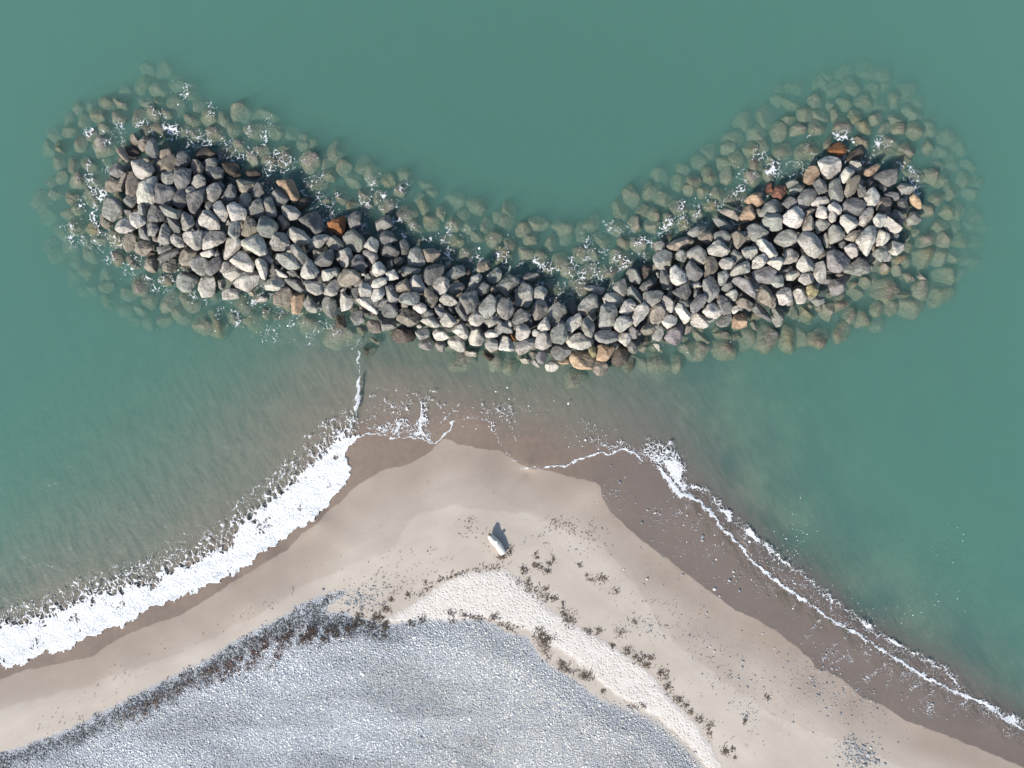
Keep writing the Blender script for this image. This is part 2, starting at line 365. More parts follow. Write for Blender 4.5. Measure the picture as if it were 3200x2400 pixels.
sides = np.stack([ring[r1], ring[r0], nb+r0, nb+r1], -1)
ctr = len(top)+m
capv = np.array([[0, 0, -9.0]])
caps = np.stack([nb+r1, nb+r0, np.full(m, ctr), np.full(m, ctr)], -1)
Vw = np.concatenate([top, low, capv])
me = bpy.data.meshes.new("sea")
Fq = np.concatenate([grid_faces(nx, ny), sides]); Ft = caps[:, :3]
me.from_pydata([], [], [])
me.vertices.add(len(Vw)); me.vertices.foreach_set("co", Vw.astype(np.float32).ravel())
me.loops.add(Fq.size+Ft.size); me.loops.foreach_set("vertex_index", np.concatenate([Fq.ravel(), Ft.ravel()]).astype(np.int32))
me.polygons.add(len(Fq)+len(Ft))
me.polygons.foreach_set("loop_start", np.concatenate([np.arange(0, Fq.size, 4), Fq.size+np.arange(0, Ft.size, 3)]).astype(np.int32))
me.polygons.foreach_set("use_smooth", np.concatenate([np.ones((nx-1)*(ny-1), bool), np.zeros(m*2, bool)]))
me.update(calc_edges=True); me.materials.append(WATER)
sea = link(bpy.data.objects.new("sea", me)); tag(sea, "murky green sea water around the breakwater and beach", kind="structure")

# ------------------------------------------------------------------ boulders
TONE = dict(g=(.285,.275,.25), d=(.165,.162,.155), w=(.44,.42,.375), t=(.245,.25,.228), b=(.24,.212,.175), a=(.38,.28,.19), o=(.25,.11,.045),
            r=(.24,.115,.08), k=(.085,.07,.058), p=(.205,.193,.193), y=(.27,.25,.14))
t = NT("boulder_rock"); P = t.pos(); col = t.attr("tone", True)
sep = t.new("SeparateXYZ"); t.l.new(P, sep.inputs[0]); Z = sep.outputs[2]
Pd = t.add(P, t.scale(t.noise(P, .8, 2, col=True), (1.2, 1.2, 1.2)))
n1 = t.noise(Pd, 1.1, 6, .62); n2 = t.noise(Pd, 7, 6, .68)
st = t.noise(t.scale(Pd, (.7, 2.6, 3.5)), 2.2, 5, .6)
c = t.mix(t.map(n1, .38, .64, .0, .7), col, t.mix(1.0, col, (.42, .41, .40), 'MULTIPLY'))
c = t.mix(t.map(st, .5, .72, 0, .5), c, t.mix(1.0, col, (1.45, 1.41, 1.34), 'MULTIPLY'))
c = t.mix(t.map(n2, .48, .7, 0, .65), c, t.mix(1.0, c, (.45, .45, .46), 'MULTIPLY'))
crk = t.vor(t.add(Pd, t.scale(t.noise(P, 2.5, 3, col=True), (.5, .5, .5))), 1.1, 'DISTANCE_TO_EDGE')
ck = t.math('MULTIPLY', t.map(crk, 0, .03, 1, 0), t.map(t.noise(P, .7, 2), .48, .62))
c = t.mix(t.math('MULTIPLY', ck, .7), c, t.mix(1.0, c, (.3, .3, .3), 'MULTIPLY'))
lich = t.math('MULTIPLY', t.map(t.noise(P, 3.2, 6, .75), .60, .68), t.attr("fleck"))
c = t.mix(lich, c, (.55, .54, .49))
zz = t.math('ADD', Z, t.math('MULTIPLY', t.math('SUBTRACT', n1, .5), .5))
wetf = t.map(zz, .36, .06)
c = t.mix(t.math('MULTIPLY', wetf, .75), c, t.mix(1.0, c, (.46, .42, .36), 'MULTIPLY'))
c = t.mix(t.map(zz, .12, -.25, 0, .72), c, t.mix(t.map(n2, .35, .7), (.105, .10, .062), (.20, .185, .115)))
hh = t.math('ADD', t.math('ADD', t.math('MULTIPLY', n1, .5), t.math('MULTIPLY', n2, .28)), t.math('MULTIPLY', st, .22))
hh = t.math('SUBTRACT', hh, t.math('MULTIPLY', ck, .12))
nrm = t.bump(hh, 1.0, .34)
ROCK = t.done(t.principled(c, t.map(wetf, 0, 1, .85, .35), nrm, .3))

def hull(pts):
    pts = sorted(set(pts))
    def half(ps):
        h = []
        for p in ps:
            while len(h) > 1 and (h[-1][0]-h[-2][0])*(p[1]-h[-2][1])-(h[-1][1]-h[-2][1])*(p[0]-h[-2][0]) <= 0: h.pop()
            h.append(p)
        return h
    a, b = half(pts), half(pts[::-1])
    return a[:-1]+b[:-1]
def rock_shape(poly, hz, lvl, r, sharp=16):
    """poly: outline round (0,0) in metres, counter-clockwise; -> vertices of a rounded, faceted stone"""
    D = ICO[lvl][0]; N = []; O = []
    n = len(poly)
    for i in range(n):
        (x0, y0), (x1, y1) = poly[i], poly[(i+1) % n]
        ex, ey = x1-x0, y1-y0; L = math.hypot(ex, ey)
        if L < 1e-6: continue
        nx_, ny_ = ey/L, -ex/L; d = max(nx_*x0+ny_*y0, .08)
        ze = r.uniform(-.25, .3)*hz
        e = math.radians(r.uniform(12, 62)); N.append((nx_*math.cos(e), ny_*math.cos(e), math.sin(e))); O.append(max(d*math.cos(e)+ze*math.sin(e), .06))
        e = math.radians(r.uniform(15, 50)); N.append((nx_*math.cos(e), ny_*math.cos(e), -math.sin(e))); O.append(max(d*math.cos(e)-ze*math.sin(e), .06))
        if r.random() < .45: N.append((nx_, ny_, 0)); O.append(d)
    for k in range(2):
        a = r.uniform(0, 2*math.pi); e = math.radians(r.uniform(6, 38)); N.append((math.cos(a)*math.sin(e), math.sin(a)*math.sin(e), math.cos(e))); O.append(hz*r.uniform(.8, 1.05))
    N.append((0, 0, -1)); O.append(hz)
    N = np.array(N); O = np.array(O)
    q = np.clip(D@N.T, 0, None)/O
    rad = (q**sharp).sum(1)**(-1/sharp)
    V = D*rad[:, None]*1.15
    s = r.integers(1e6); size = math.sqrt(hz*max(O))
    nz = wavy(V[:, 0]+s % 97, V[:, 1], size*1.5, s, 3, V[:, 2])
    nz = np.where(nz > 0, nz*.6, nz)
    n2 = wavy(V[:, 0]+s % 53, V[:, 1]-s % 31, size*.55, s+1, 2, V[:, 2])
    return V*(1+.06*nz[:, None]+.022*n2[:, None])
ROCKS = []
org = (0, 0)
for line in """@A 200 360
w 92,64 106,61 119,67 126,75 120,84 108,88 100,84 95,76
b 125,73 140,58 150,53 156,62 153,74 140,80 127,80
d 158,52 168,50 174,58 173,68 162,74 155,68
b 174,63 186,63 193,72 190,82 180,86 176,78
d 197,72 212,70 221,76 218,88 210,91 197,82
k 182,50 198,44 212,56 205,60 188,62 181,56
d 195,62 208,59 213,66 208,72 196,71
d 113,45 122,32 128,36 131,52 128,60 118,59
b 133,48 146,46 148,54 136,61 132,57
b 103,36 112,28 120,34 119,44 108,50 103,44
b 70,46 80,43 90,60 88,66 78,58
k 82,43 96,42 104,50 98,60 90,58
b 90,28 99,25 104,36 100,42 91,38
d 64,72 72,64 84,72 84,82 74,86 64,82
d 154,74 164,73 176,76 174,92 166,104 155,102 152,92
g 136,80 150,78 155,86 148,96 140,97 135,90
g 178,86 188,82 196,88 196,98 186,103 176,94
g 167,104 176,97 183,103 176,108 169,108
w 103,92 116,87 128,85 128,100 126,118 113,126 102,120 101,104
d 128,93 138,97 152,101 155,108 148,118 140,124 127,122 129,108
d 156,104 164,100 170,112 168,124 158,129 149,120
d 171,110 186,104 194,102 192,118 182,136 175,134 170,122
b 88,84 96,79 103,86 102,98 100,108 92,113 86,108 86,96
b 80,82 88,80 86,92 82,105 74,106 72,100
b 60,90 66,84 78,92 76,104 66,107 58,105
d 82,120 92,110 101,108 102,118 98,124 93,127
g 58,117 66,112 78,118 83,130 80,140 66,146 54,140 55,128
b 49,140 55,133 66,144 68,152 60,157 50,150
g 102,124 112,122 114,130 112,140 106,141 103,134
w 89,138 103,132 114,146 112,150 100,157 92,150
d 114,138 120,124 132,126 140,132 138,144 130,148 118,146
t 132,124 140,123 154,130 161,134 156,143 140,138
d 84,130 95,131 95,136 88,138 83,136
w 72,152 76,147 86,142 94,150 96,158 86,163 78,163 72,158
d 142,142 150,140 160,148 161,160 155,165 146,156
g 161,144 164,132 178,141 181,150 174,161 162,158
w 187,140 192,131 202,132 214,145 215,156 196,157 187,150
g 195,106 200,98 211,93 218,103 214,114 206,121 198,114
d 196,120 205,117 206,128 200,132 195,128
g 180,152 186,140 188,155 184,157
@B 200 660
d 103,24 112,22 113,32 120,37 118,40 108,38 103,32
g 113,20 120,15 128,18 131,26 126,34 116,34 112,27
g 134,20 140,17 147,28 145,43 133,44 129,40
w 147,36 152,31 162,36 166,48 160,50 150,46
w 164,30 178,29 190,27 188,52 180,53 168,46 164,38
w 192,27 206,24 221,29 221,40 208,49 192,53 188,44
b 84,36 90,30 100,34 99,44 92,55 86,56 83,46
b 98,48 108,40 118,44 124,50 118,58 109,62 99,57
g 128,47 140,46 152,46 152,50 140,56 132,60
d 130,62 142,53 158,50 160,57 150,64 136,71 130,67
b 137,72 146,66 154,65 156,80 148,85 138,82
b 160,57 168,51 182,54 183,60 178,72 165,76 157,71
w 188,58 196,54 206,52 207,60 200,64 190,62
g 175,70 184,62 196,63 200,70 196,86 190,89 178,80
d 196,80 204,66 215,62 219,70 216,80 204,89 196,86
g 207,55 212,53 216,60 212,65 208,62
b 116,64 126,62 130,68 127,84 118,84 112,78
b~ 90,60 98,58 103,68 106,78 96,80 86,70
b~ 66,58 76,52 86,60 84,72 74,77 68,72
t 158,88 168,84 186,92 186,96 176,110 165,112 156,104 155,94
w 190,92 198,88 209,92 211,106 204,118 192,119 186,106
g 213,96 220,95 221,108 216,108
b~ 132,88 148,85 155,95 150,104 138,104 131,98
k 112,56 120,54 128,57 124,62 112,63
@C 650 460
w 8,80 14,74 20,76 28,92 24,102 18,102 9,90
d 17,68 22,58 29,48 37,56 38,66 32,74 22,75
b 38,50 41,42 52,44 63,46 65,51 62,58 52,64 42,60
d 60,58 68,48 76,54 78,64 70,70 62,73 59,66
g 42,74 47,64 56,63 60,72 57,82 48,85 43,80
w 27,84 36,76 44,80 52,86 54,96 46,103 34,104 29,94
d 54,88 64,74 72,70 76,76 77,90 66,98 56,94
g 77,76 82,69 88,70 90,80 95,90 94,96 82,96 77,92
d 87,66 97,57 112,72 108,78 98,83 91,76
a 96,50 100,45 116,44 126,66 124,74 118,76 110,66 102,54
k 122,82 128,72 138,68 140,76 134,84 126,87
g 100,82 106,80 122,84 129,92 122,100 112,101 104,94
d 125,100 134,92 150,88 158,104 160,114 150,121 140,112
o 164,106 176,98 189,95 190,112 184,124 176,122 165,110
b 97,98 104,93 113,105 112,110 103,117 98,108
t 69,106 74,94 85,96 96,106 96,116 84,126 73,122 68,112
b 48,112 52,100 60,97 68,106 68,116 56,124 46,122
t 29,112 32,104 42,101 45,108 44,122 36,127 29,122
w 23,104 29,100 31,106 28,109 23,107
w 47,128 58,124 70,118 76,126 82,146 72,150 58,142 46,136
w 18,142 22,126 34,125 46,128 46,138 38,146 28,155 17,151
w 32,156 40,147 47,141 58,148 64,160 60,172 48,170 36,162
g 86,136 94,120 104,118 112,128 114,140 104,144 92,142
w 110,116 116,110 132,116 142,128 138,134 124,135 116,126 110,123
b 81,130 86,126 90,130 85,136 80,135
g 113,138 118,133 130,140 138,152 136,160 131,162 120,150
g 138,134 148,122 164,120 168,124 158,134 152,142 140,138
g 159,130 174,122 186,130 188,138 178,144 164,136
t 186,124 194,116 202,114 217,128 216,140 208,145 196,142 189,136
d 146,158 156,147 170,141 175,152 170,163 156,165 147,161
g 180,144 188,140 196,140 200,150 196,164 186,166 180,156
p 199,158 206,148 212,150 220,164 212,172 202,168
t 90,152 100,146 114,146 120,152 128,166 124,168 110,169 96,160
d 194,95 204,88 212,92 212,110 200,114 194,106
b 144,143 150,142 158,146 152,150 147,156
g 70,150 76,146 86,150 90,156 88,161 80,158
d 13,50 17,46 22,52 22,57 15,55
d 22,78 28,74 34,76 32,82 25,81
k 20,22 33,20 44,26 46,38 38,42 26,36
k 52,32 66,30 74,38 64,44 54,40
w 158,73 164,70 170,74 166,78 158,76
b~ 175,58 182,54 194,64 196,74 188,80 178,74
b~ 190,80 198,72 210,76 204,88 194,90
b~ 78,46 86,42 94,44 94,56 82,58
k~ 140,64 150,62 156,70 150,76 142,74
@D 650 760
w 22,44 28,34 36,30 46,34 48,42 38,51 28,50
w 36,52 48,40 58,36 70,40 72,50 62,60 54,66 44,64 36,58
w 65,26 72,21 80,26 83,34 80,50 74,48 68,36
w 78,56 84,52 96,42 106,56 100,64 92,66 80,64
d 105,50 114,48 126,50 134,64 128,68 114,60
w 126,40 134,30 140,21 145,30 153,40 146,48 136,50 126,44
w 157,38 164,35 176,35 179,42 170,50 160,52 157,46
b 180,46 188,36 202,36 211,48 206,54 194,60 185,60 179,52
w 160,62 170,52 178,50 182,58 178,70 171,73 161,70
w 133,52 142,52 158,58 160,68 150,72 138,66
b 92,72 100,64 108,60 116,64 116,78 110,88 104,89 92,84
a 115,78 120,70 134,70 132,84 128,97 116,96
w 65,80 70,73 78,72 84,75 82,80 74,82 66,82
w 18,72 20,64 34,63 43,64 44,76 32,78 20,78
g 14,52 20,50 24,58 20,64 15,62
g 132,84 138,72 146,78 154,88 150,96 138,94
t 156,84 162,74 172,74 180,84 176,94 172,104 162,98
w 92,34 97,36 111,46 108,48 98,46
b~ 76,90 84,88 88,98 84,106 76,104
g~ 88,98 100,94 110,98 104,105 92,106
g 16,34 22,25 30,24 30,32 22,40 17,40
d 108,40 120,36 124,44 118,47
g 144,46 152,48 152,53 145,52
w 56,66 62,66 64,74 57,72
@E 1050 560
w 39,90 48,79 58,84 61,92 56,102 48,98 39,94
g 36,100 42,98 54,100 58,108 50,117 44,112
d 58,78 68,70 78,74 84,84 72,90 64,94 60,88
d 62,96 72,88 84,96 89,103 82,107 70,108 63,104
g 55,58 64,52 72,49 77,58 78,64 66,70 58,72 55,64
d 86,92 92,82 100,86 102,96 98,104 90,104
k~ 103,84 110,80 122,84 118,90 110,92 104,88
t 98,116 104,98 112,94 118,98 124,116 114,122 104,120
b 120,98 132,95 144,100 142,110 132,117 124,112
w 49,128 51,118 60,114 66,119 69,128 62,135 53,134
d 79,112 84,107 94,108 95,114 88,120 81,118
d 70,114 78,110 80,118 76,124 70,124
t 90,122 94,120 117,124 116,130 104,134 93,134
w 68,130 80,124 86,134 87,137 72,140
d 120,132 126,122 134,118 150,120 148,130 136,144 130,148 121,140
w 101,142 106,134 116,132 120,140 124,150 116,156 104,154
b 83,146 96,137 100,142 100,153 88,156 84,154
w 48,148 52,140 62,136 70,138 70,144 60,150 52,151
w 46,162 50,152 64,149 68,156 62,166 52,170
g 68,148 76,145 82,152 88,166 80,172 72,168
w 31,152 34,144 42,143 49,150 48,160 42,165 34,162
t 20,152 30,148 32,160 30,166 22,164
w 134,146 140,136 148,134 157,140 156,154 146,160 137,154
b 121,156 124,150 134,156 141,162 139,170 134,178 126,172
t 87,160 94,156 113,156 115,162 113,176 104,174 88,170
t 152,132 164,120 178,118 180,130 166,136 160,142 154,138
k 178,126 184,122 188,130 184,138 178,134
t 150,116 158,112 160,120 154,126 150,122
d 157,150 162,142 174,142 178,150 166,161 159,158
w 182,150 186,136 198,130 202,136 196,150 186,156 181,156
b 194,124 200,112 212,112 212,124 204,128 196,128
t 194,154 204,142 213,148 210,156 200,162
d 170,164 180,156 194,155 198,170 194,178 182,186 176,174
t 40,134 44,130 50,138 44,144 40,140
g 5,154 12,148 15,150 10,157
@F 1050 800
w 6,62 8,50 16,54 24,62 20,72 8,76
w 28,62 34,58 44,62 58,76 56,82 48,78 34,68
g 58,66 66,58 73,62 68,68 60,73
d 63,74 68,67 80,66 86,74 84,85 66,84 63,80
b 83,88 88,78 96,71 110,78 117,84 116,90 106,97 96,96 86,90
b 90,64 96,63 101,66 98,71 90,70
w 106,70 116,64 124,68 126,74 118,80 108,74
d 120,78 124,74 132,74 135,80 130,86 122,84
g 62,88 82,86 83,99 64,104
b 42,92 48,88 60,90 62,106 50,106 44,100
w 115,88 122,85 134,84 143,92 142,97 136,100 126,96
w 144,90 148,80 153,78 162,84 168,91 160,98 150,98
d 136,70 142,70 153,76 150,82 146,86 138,78
w 143,60 150,52 160,56 168,64 158,69 146,66
d 164,70 168,65 176,66 183,80 182,90 176,88 168,78
w 182,86 188,78 194,74 206,84 205,90 196,97 186,94
t 197,72 204,60 214,53 221,60 221,76 214,84 206,85 198,76
w 183,112 188,102 196,99 204,106 206,116 200,124 186,123
w 160,103 168,94 176,93 183,104 182,112 178,115 166,108
w 154,120 158,111 170,109 178,120 178,130 170,132 158,126
w 133,106 138,101 150,102 157,112 150,117 138,116
g 136,117 150,117 152,124 146,134 138,128
g 114,122 118,114 126,112 132,120 132,130 122,129 115,126
t 110,104 114,100 130,101 128,112 116,116 111,110
k 78,104 92,100 106,104 109,112 104,119 86,120 78,114
b 45,113 54,114 62,120 60,124 50,118
k~ 36,128 42,122 50,122 56,128 50,138 40,140
t 22,78 30,74 37,76 40,90 34,94 26,96 20,86
k 0,84 8,80 15,92 10,102 0,100
k 28,98 36,96 42,104 38,110 30,106
w 176,130 184,130 194,132 194,140 178,138
w 111,97 116,94 120,98 114,100
d 154,70 162,72 164,80 156,78
@H 1500 820
t 10,18 18,10 24,6 30,14 29,22 20,30 12,26
t 23,32 30,24 40,17 52,22 54,28 44,38 36,47 26,40
b 14,34 20,32 25,38 22,42 16,41
g 49,40 54,32 62,28 72,36 74,48 70,65 58,64 50,62
d 58,18 66,14 80,14 84,20 76,26 72,29 60,22
g 74,38 78,34 88,33 93,40 88,51 76,50
g 20,50 26,44 32,48 28,53 22,54
g 24,58 28,50 34,48 44,56 47,66 38,81 28,76 23,66
g 72,68 78,52 88,51 94,62 88,76 76,80
t 94,68 98,60 108,55 118,62 120,70 112,80 100,88 94,78
t~ 117,52 122,48 130,49 132,60 134,68 122,72 118,66
g 136,60 144,50 156,42 164,50 164,62 156,70 146,72 137,68
g 144,36 148,31 160,32 174,36 172,42 166,45 154,40
g 184,36 190,26 200,22 205,32 205,42 198,47 188,40
w 171,50 176,43 188,42 198,50 196,60 186,64 174,58
w 193,66 200,54 208,50 216,58 212,68 202,73 192,68
t 163,70 165,58 174,56 186,58 190,72 184,90 170,92 162,86
d 44,80 50,68 56,64 70,72 66,80 52,86 46,84
w 11,80 18,73 26,76 27,82 18,88 12,90
t 24,88 28,80 38,86 45,94 44,98 32,97 25,93
w 50,104 51,90 58,84 66,88 70,96 66,104 54,108
w 80,88 86,80 92,74 96,84 97,92 88,96 80,92
w 72,96 76,92 84,96 80,103 73,102
t 98,96 104,88 116,84 120,94 119,110 110,113 100,110
w 118,86 124,76 138,70 141,78 140,86 134,92 128,97 120,92
g 140,90 142,80 148,75 158,84 158,96 154,103 146,100
g 76,110 82,98 92,95 99,108 98,116 88,121 78,118
w 119,108 126,102 138,97 152,106 153,114 140,122 124,116
t 159,100 164,94 180,94 190,98 190,107 176,112 164,110
w 185,88 192,75 200,74 210,80 208,88 194,97 187,92
w 191,106 198,97 209,97 209,106 202,116 194,110
d 206,94 212,88 218,94 216,104 208,102
w 50,122 52,114 64,106 76,105 76,114 66,124 55,128
w 26,120 28,108 34,100 44,108 48,120 44,123 30,122
o 42,100 46,99 50,107 46,109
w 7,98 14,92 22,95 28,102 16,104 8,103
w 7,110 14,104 24,108 25,120 16,124 8,118
d 98,124 102,116 112,115 124,118 126,126 120,130 112,136 104,134
a 108,134 122,132 124,140 112,141 108,138
p 77,130 80,124 90,122 92,132 88,140 80,138
a 125,130 130,125 146,124 158,136 158,146 150,148 132,146 125,136
a 162,118 164,114 186,117 184,124 176,136 162,135
y 150,120 156,115 161,118 160,130 156,132 150,124
b 156,146 162,136 172,136 178,146 172,157 162,156 156,150
k 183,128 190,118 198,116 206,124 206,134 196,140 190,145 182,138
k~ 196,136 206,126 214,134 212,148 204,154 196,146
d 204,116 210,107 216,112 218,120 216,128 206,120
w 90,142 98,136 108,140 109,146 100,152 92,150
w 54,134 64,132 70,134 68,140 60,140
g 70,138 76,134 84,146 80,146
b~ 98,50 104,47 114,52 106,55 97,54
k 4,120 14,124 20,132 14,137 4,130
g -4,98 4,94 7,106 2,115 -4,112
@I 1950 600
t 4,110 8,106 18,108 24,120 20,128 10,124 2,116
k 22,108 28,100 38,104 34,116 28,120 22,114
g 40,90 46,80 58,78 66,84 66,98 64,105 48,106 41,98
t 40,70 52,66 58,72 54,80 48,84 42,80
b 60,74 70,66 84,62 96,66 98,70 88,76 72,81 62,78
k~ 50,64 62,56 68,58 66,66 56,70
t 88,56 94,50 108,46 113,50 106,60 94,62
b 102,62 106,56 118,53 124,60 120,70 114,72 104,66
t 121,36 130,36 144,42 151,48 148,54 134,53 128,46
b 131,26 140,23 154,26 159,36 157,41 146,36 134,30
a 160,34 164,26 174,16 180,28 180,38 166,42 161,38
a 168,10 178,2 190,2 192,14 186,20 176,18 168,14
t 187,30 196,16 208,10 218,16 221,28 208,30 190,35
t 191,40 196,31 212,29 220,36 218,50 210,54 198,50
d 124,60 128,54 140,54 148,60 144,70 138,72 126,66
b 149,60 154,54 164,57 170,64 168,68 158,78 154,76
k 156,50 162,44 172,44 170,50 162,54
t 170,50 178,44 190,46 200,54 196,60 186,66 182,70 175,62
w 116,78 122,70 130,67 142,74 147,80 142,88 130,89 118,86
t 71,86 76,80 82,82 87,90 82,98 74,94
g 86,84 96,76 104,74 112,82 114,92 110,101 102,98 88,90
d 85,104 92,93 98,98 110,110 106,120 92,123 86,112
b 112,104 116,90 124,88 130,96 131,106 122,114 112,117
w 132,98 136,92 146,90 152,98 148,106 138,108
t 147,86 152,80 160,84 167,92 158,100 152,102
w 163,80 172,76 182,76 185,84 176,94 172,96 164,86
w 184,70 190,64 200,66 212,78 213,88 200,91 188,80
w 178,96 184,88 194,86 198,94 190,104 178,106
w 197,98 204,92 216,90 220,98 214,108 202,102
w 148,112 154,102 168,96 176,102 174,110 160,116 150,115
p 178,110 190,104 202,102 212,108 210,116 204,126 186,124 180,116
w 64,106 72,101 80,108 86,112 87,125 74,129 65,124 63,114
d 49,116 51,109 60,108 64,116 62,130 56,134 50,130
d 21,132 28,124 38,120 42,126 36,134 26,137
t 108,128 112,118 120,115 128,124 134,136 128,144 118,152 110,140
t 130,112 142,108 145,116 140,126 134,130 130,122
p 150,124 156,118 168,120 178,128 183,138 182,149 172,142 158,132
t 134,134 140,124 148,122 150,132 142,138
w 140,142 146,136 154,134 157,140 154,151 146,148
b 155,152 160,146 170,148 178,154 176,162 160,160
b 184,144 188,132 194,128 204,138 210,150 206,159 196,156 184,148
d 66,138 76,132 88,126 93,138 88,148 78,147
w 92,126 104,124 108,130 102,134 94,132
t 204,126 210,116 218,114 221,120 220,130 212,132
t 5,134 10,130 20,138 26,148 22,154 14,148 6,144
g 27,142 30,137 48,136 54,140 50,150 38,158 27,152
w 50,148 56,142 64,146 72,154 70,164 64,168 56,162
p 129,152 134,142 142,146 150,156 146,166 138,170
d 97,134 104,134 104,144 96,145
t 44,112 48,110 50,118 46,120
@J 1950 780
p 91,76 102,68 104,62 112,62 115,70 108,80 98,88 92,84
w 109,86 116,76 126,73 136,80 136,88 128,95 116,93
w 0,72 8,68 16,76 16,84 8,91 0,90
w 12,90 18,78 28,73 35,82 34,88 24,100 18,106 12,100
b 36,88 42,78 50,75 58,86 54,98 44,106 37,100
w 52,100 58,92 66,90 75,96 70,104 60,109
w 70,82 76,74 82,77 92,90 92,96 84,103 77,96
w 93,100 96,90 104,88 112,94 117,104 112,109 96,105
t 127,100 134,94 146,86 149,96 142,106 130,107
a 150,90 156,88 169,88 170,106 160,109 150,108
w 149,82 154,77 164,80 156,86 151,90
d 178,80 184,74 194,80 204,92 202,100 190,94 179,88
t 203,82 214,78 221,84 220,100 213,108 206,98
t 173,102 178,97 184,106 185,113 178,110
w 0,94 8,92 11,98 8,106 0,110
d 7,110 12,105 20,112 18,122 12,123
b 23,112 28,104 40,102 44,110 38,116 29,119
w 39,118 46,108 52,105 56,114 50,126 40,124
p 56,122 62,110 74,102 82,104 81,122 74,132 64,130
b 83,106 88,102 96,108 90,116 84,118
t~ 94,112 102,110 112,122 119,128 110,132 98,124
p~ 122,116 134,110 142,112 152,126 140,126 126,122
w 39,130 50,130 50,142 44,136
d 76,70 88,68 90,78 82,82
k~ 150,118 160,114 164,122 152,126
@K 2400 400
b~ 35,28 44,22 58,20 70,16 76,26 70,38 58,44 40,46 35,36
o 82,32 90,22 100,19 108,26 106,36 98,41
b~ 76,22 82,12 88,10 90,20 84,30 77,29
w 68,46 80,38 92,36 100,48 101,58 92,68 80,70 73,60
a 50,64 58,52 68,54 72,66 64,76 54,78 49,74
k 108,40 118,30 130,26 135,36 126,44 112,48
b~ 116,14 130,10 140,16 138,30 130,26 118,22
b~ 142,34 150,24 164,22 174,30 174,40 160,46 146,40
g 110,52 116,44 126,45 131,54 126,60 120,60
w 101,64 108,54 120,60 116,66 106,76 98,72
a 133,58 140,54 152,49 155,52 148,62 140,67 134,66
d 147,68 154,60 172,58 180,57 178,76 166,80 148,70
t 84,78 90,72 100,70 104,80 106,96 98,104 88,100 84,90
b 106,82 112,72 122,66 128,68 127,80 118,92 110,96 106,90
d 62,76 72,70 80,78 82,88 70,92 66,86
t 30,84 40,78 52,80 48,90 38,96 31,92
t 25,76 36,70 44,76 38,80 28,83
r 6,92 12,80 25,80 25,90 18,98 8,96
r 0,77 6,76 8,86 2,92 -4,88
g 40,100 46,88 58,82 66,84 69,94 60,106 50,113 41,108
d 20,104 28,95 38,98 40,108 28,112 22,108
w 60,105 68,96 80,94 85,102 76,108 66,109
w 21,120 28,114 40,108 48,114 49,126 40,140 30,136 22,130
g 124,84 128,78 136,86 134,94 126,96
d 133,76 140,70 147,74 146,80 140,83
w 134,96 140,84 148,82 155,92 154,100 146,110 138,106
d 152,78 160,76 165,84 160,88 154,84
g 178,82 186,76 198,78 202,86 194,94 182,92
d 160,92 170,88 180,90 180,100 172,100 162,96
b 150,104 156,96 168,95 171,102 168,114 152,115
a 194,98 202,90 210,98 212,112 204,110 198,104
d 180,102 186,97 193,100 196,112 190,117 180,110
d 169,120 176,112 186,116 191,128 184,133 172,126
t 191,126 198,116 206,118 212,126 204,134 192,134
d 103,108 110,96 122,98 130,96 135,106 128,120 122,123 106,116
w 81,110 90,101 102,108 100,120 92,116 84,114
w 66,116 71,108 79,107 82,124 76,126 66,122
b 50,116 58,112 66,112 62,120 52,128
b 47,138 52,126 58,120 64,130 64,138 56,144 48,142
g 65,130 70,126 80,128 85,133 78,142 68,146 64,138
w 84,118 88,114 97,118 94,128 88,132 84,128
w 100,124 108,118 124,126 122,136 110,145 104,138 99,130
w 125,126 132,114 142,108 146,118 140,132 134,139 124,132
w 146,124 152,118 162,120 163,130 156,138 148,136
w 160,132 164,122 174,128 184,136 182,142 176,146 162,138
g 85,140 90,133 98,136 107,148 98,158 87,159
b 106,152 114,144 132,139 128,148 120,157 108,155
w 122,156 132,142 142,135 149,138 149,154 144,168 138,176 128,166
w 150,146 156,140 168,146 168,154 160,162 151,162
g 10,154 18,144 30,140 42,146 42,154 28,164 14,160
w 41,156 48,143 58,144 70,152 76,162 74,172 66,180 54,176 46,166
w 168,160 172,156 182,158 191,162 188,170 176,176 168,170
g 76,148 82,143 86,152 84,166 78,164
b~ 186,60 194,56 206,56 216,64 216,74 206,80 192,70
@L 2400 620
p 81,76 88,71 98,70 110,76 116,84 108,96 98,104 84,98 81,88
w 106,68 114,62 120,62 124,76 118,84 112,78
t 103,102 112,92 124,82 134,86 141,96 138,103 122,105
t 146,74 154,67 162,66 166,78 160,86 156,88 148,82
w 22,84 24,72 30,69 42,73 43,78 40,86 30,90 22,90
w 40,92 49,78 56,80 65,92 62,100 50,103 42,98
w 61,100 68,88 76,88 81,100 80,110 72,120 66,112
g 42,112 48,104 56,103 62,108 63,116 52,119
w 25,106 32,100 42,100 45,104 36,113 26,113
p 13,104 20,98 34,92 38,98 30,102 16,105
w 11,132 18,124 28,121 34,134 34,142 22,147 13,144
w 34,130 40,124 50,126 55,134 50,144 40,146
y 54,122 60,118 70,126 68,134 60,137 55,132
t 60,142 66,136 78,137 79,144 68,149
y~ 41,152 50,146 56,148 66,164 54,172 42,168
t~ 67,148 78,146 90,143 90,160 84,170 72,164
p 84,122 90,112 100,110 107,118 106,126 98,134 90,134
b~ 106,126 116,120 128,124 132,134 122,142 106,134
t~ 124,110 136,108 142,114 142,124 134,126 124,118
w 206,108 210,103 218,108 218,113 210,113
g~ 186,104 194,102 204,114 192,116
a~ 170,86 176,78 190,76 194,82 180,92 172,94
y~ 152,94 160,88 170,96 166,104 156,106
b 71,76 76,70 82,72 78,82 70,86
t~ 25,148 32,142 40,148 40,160 32,166 26,160
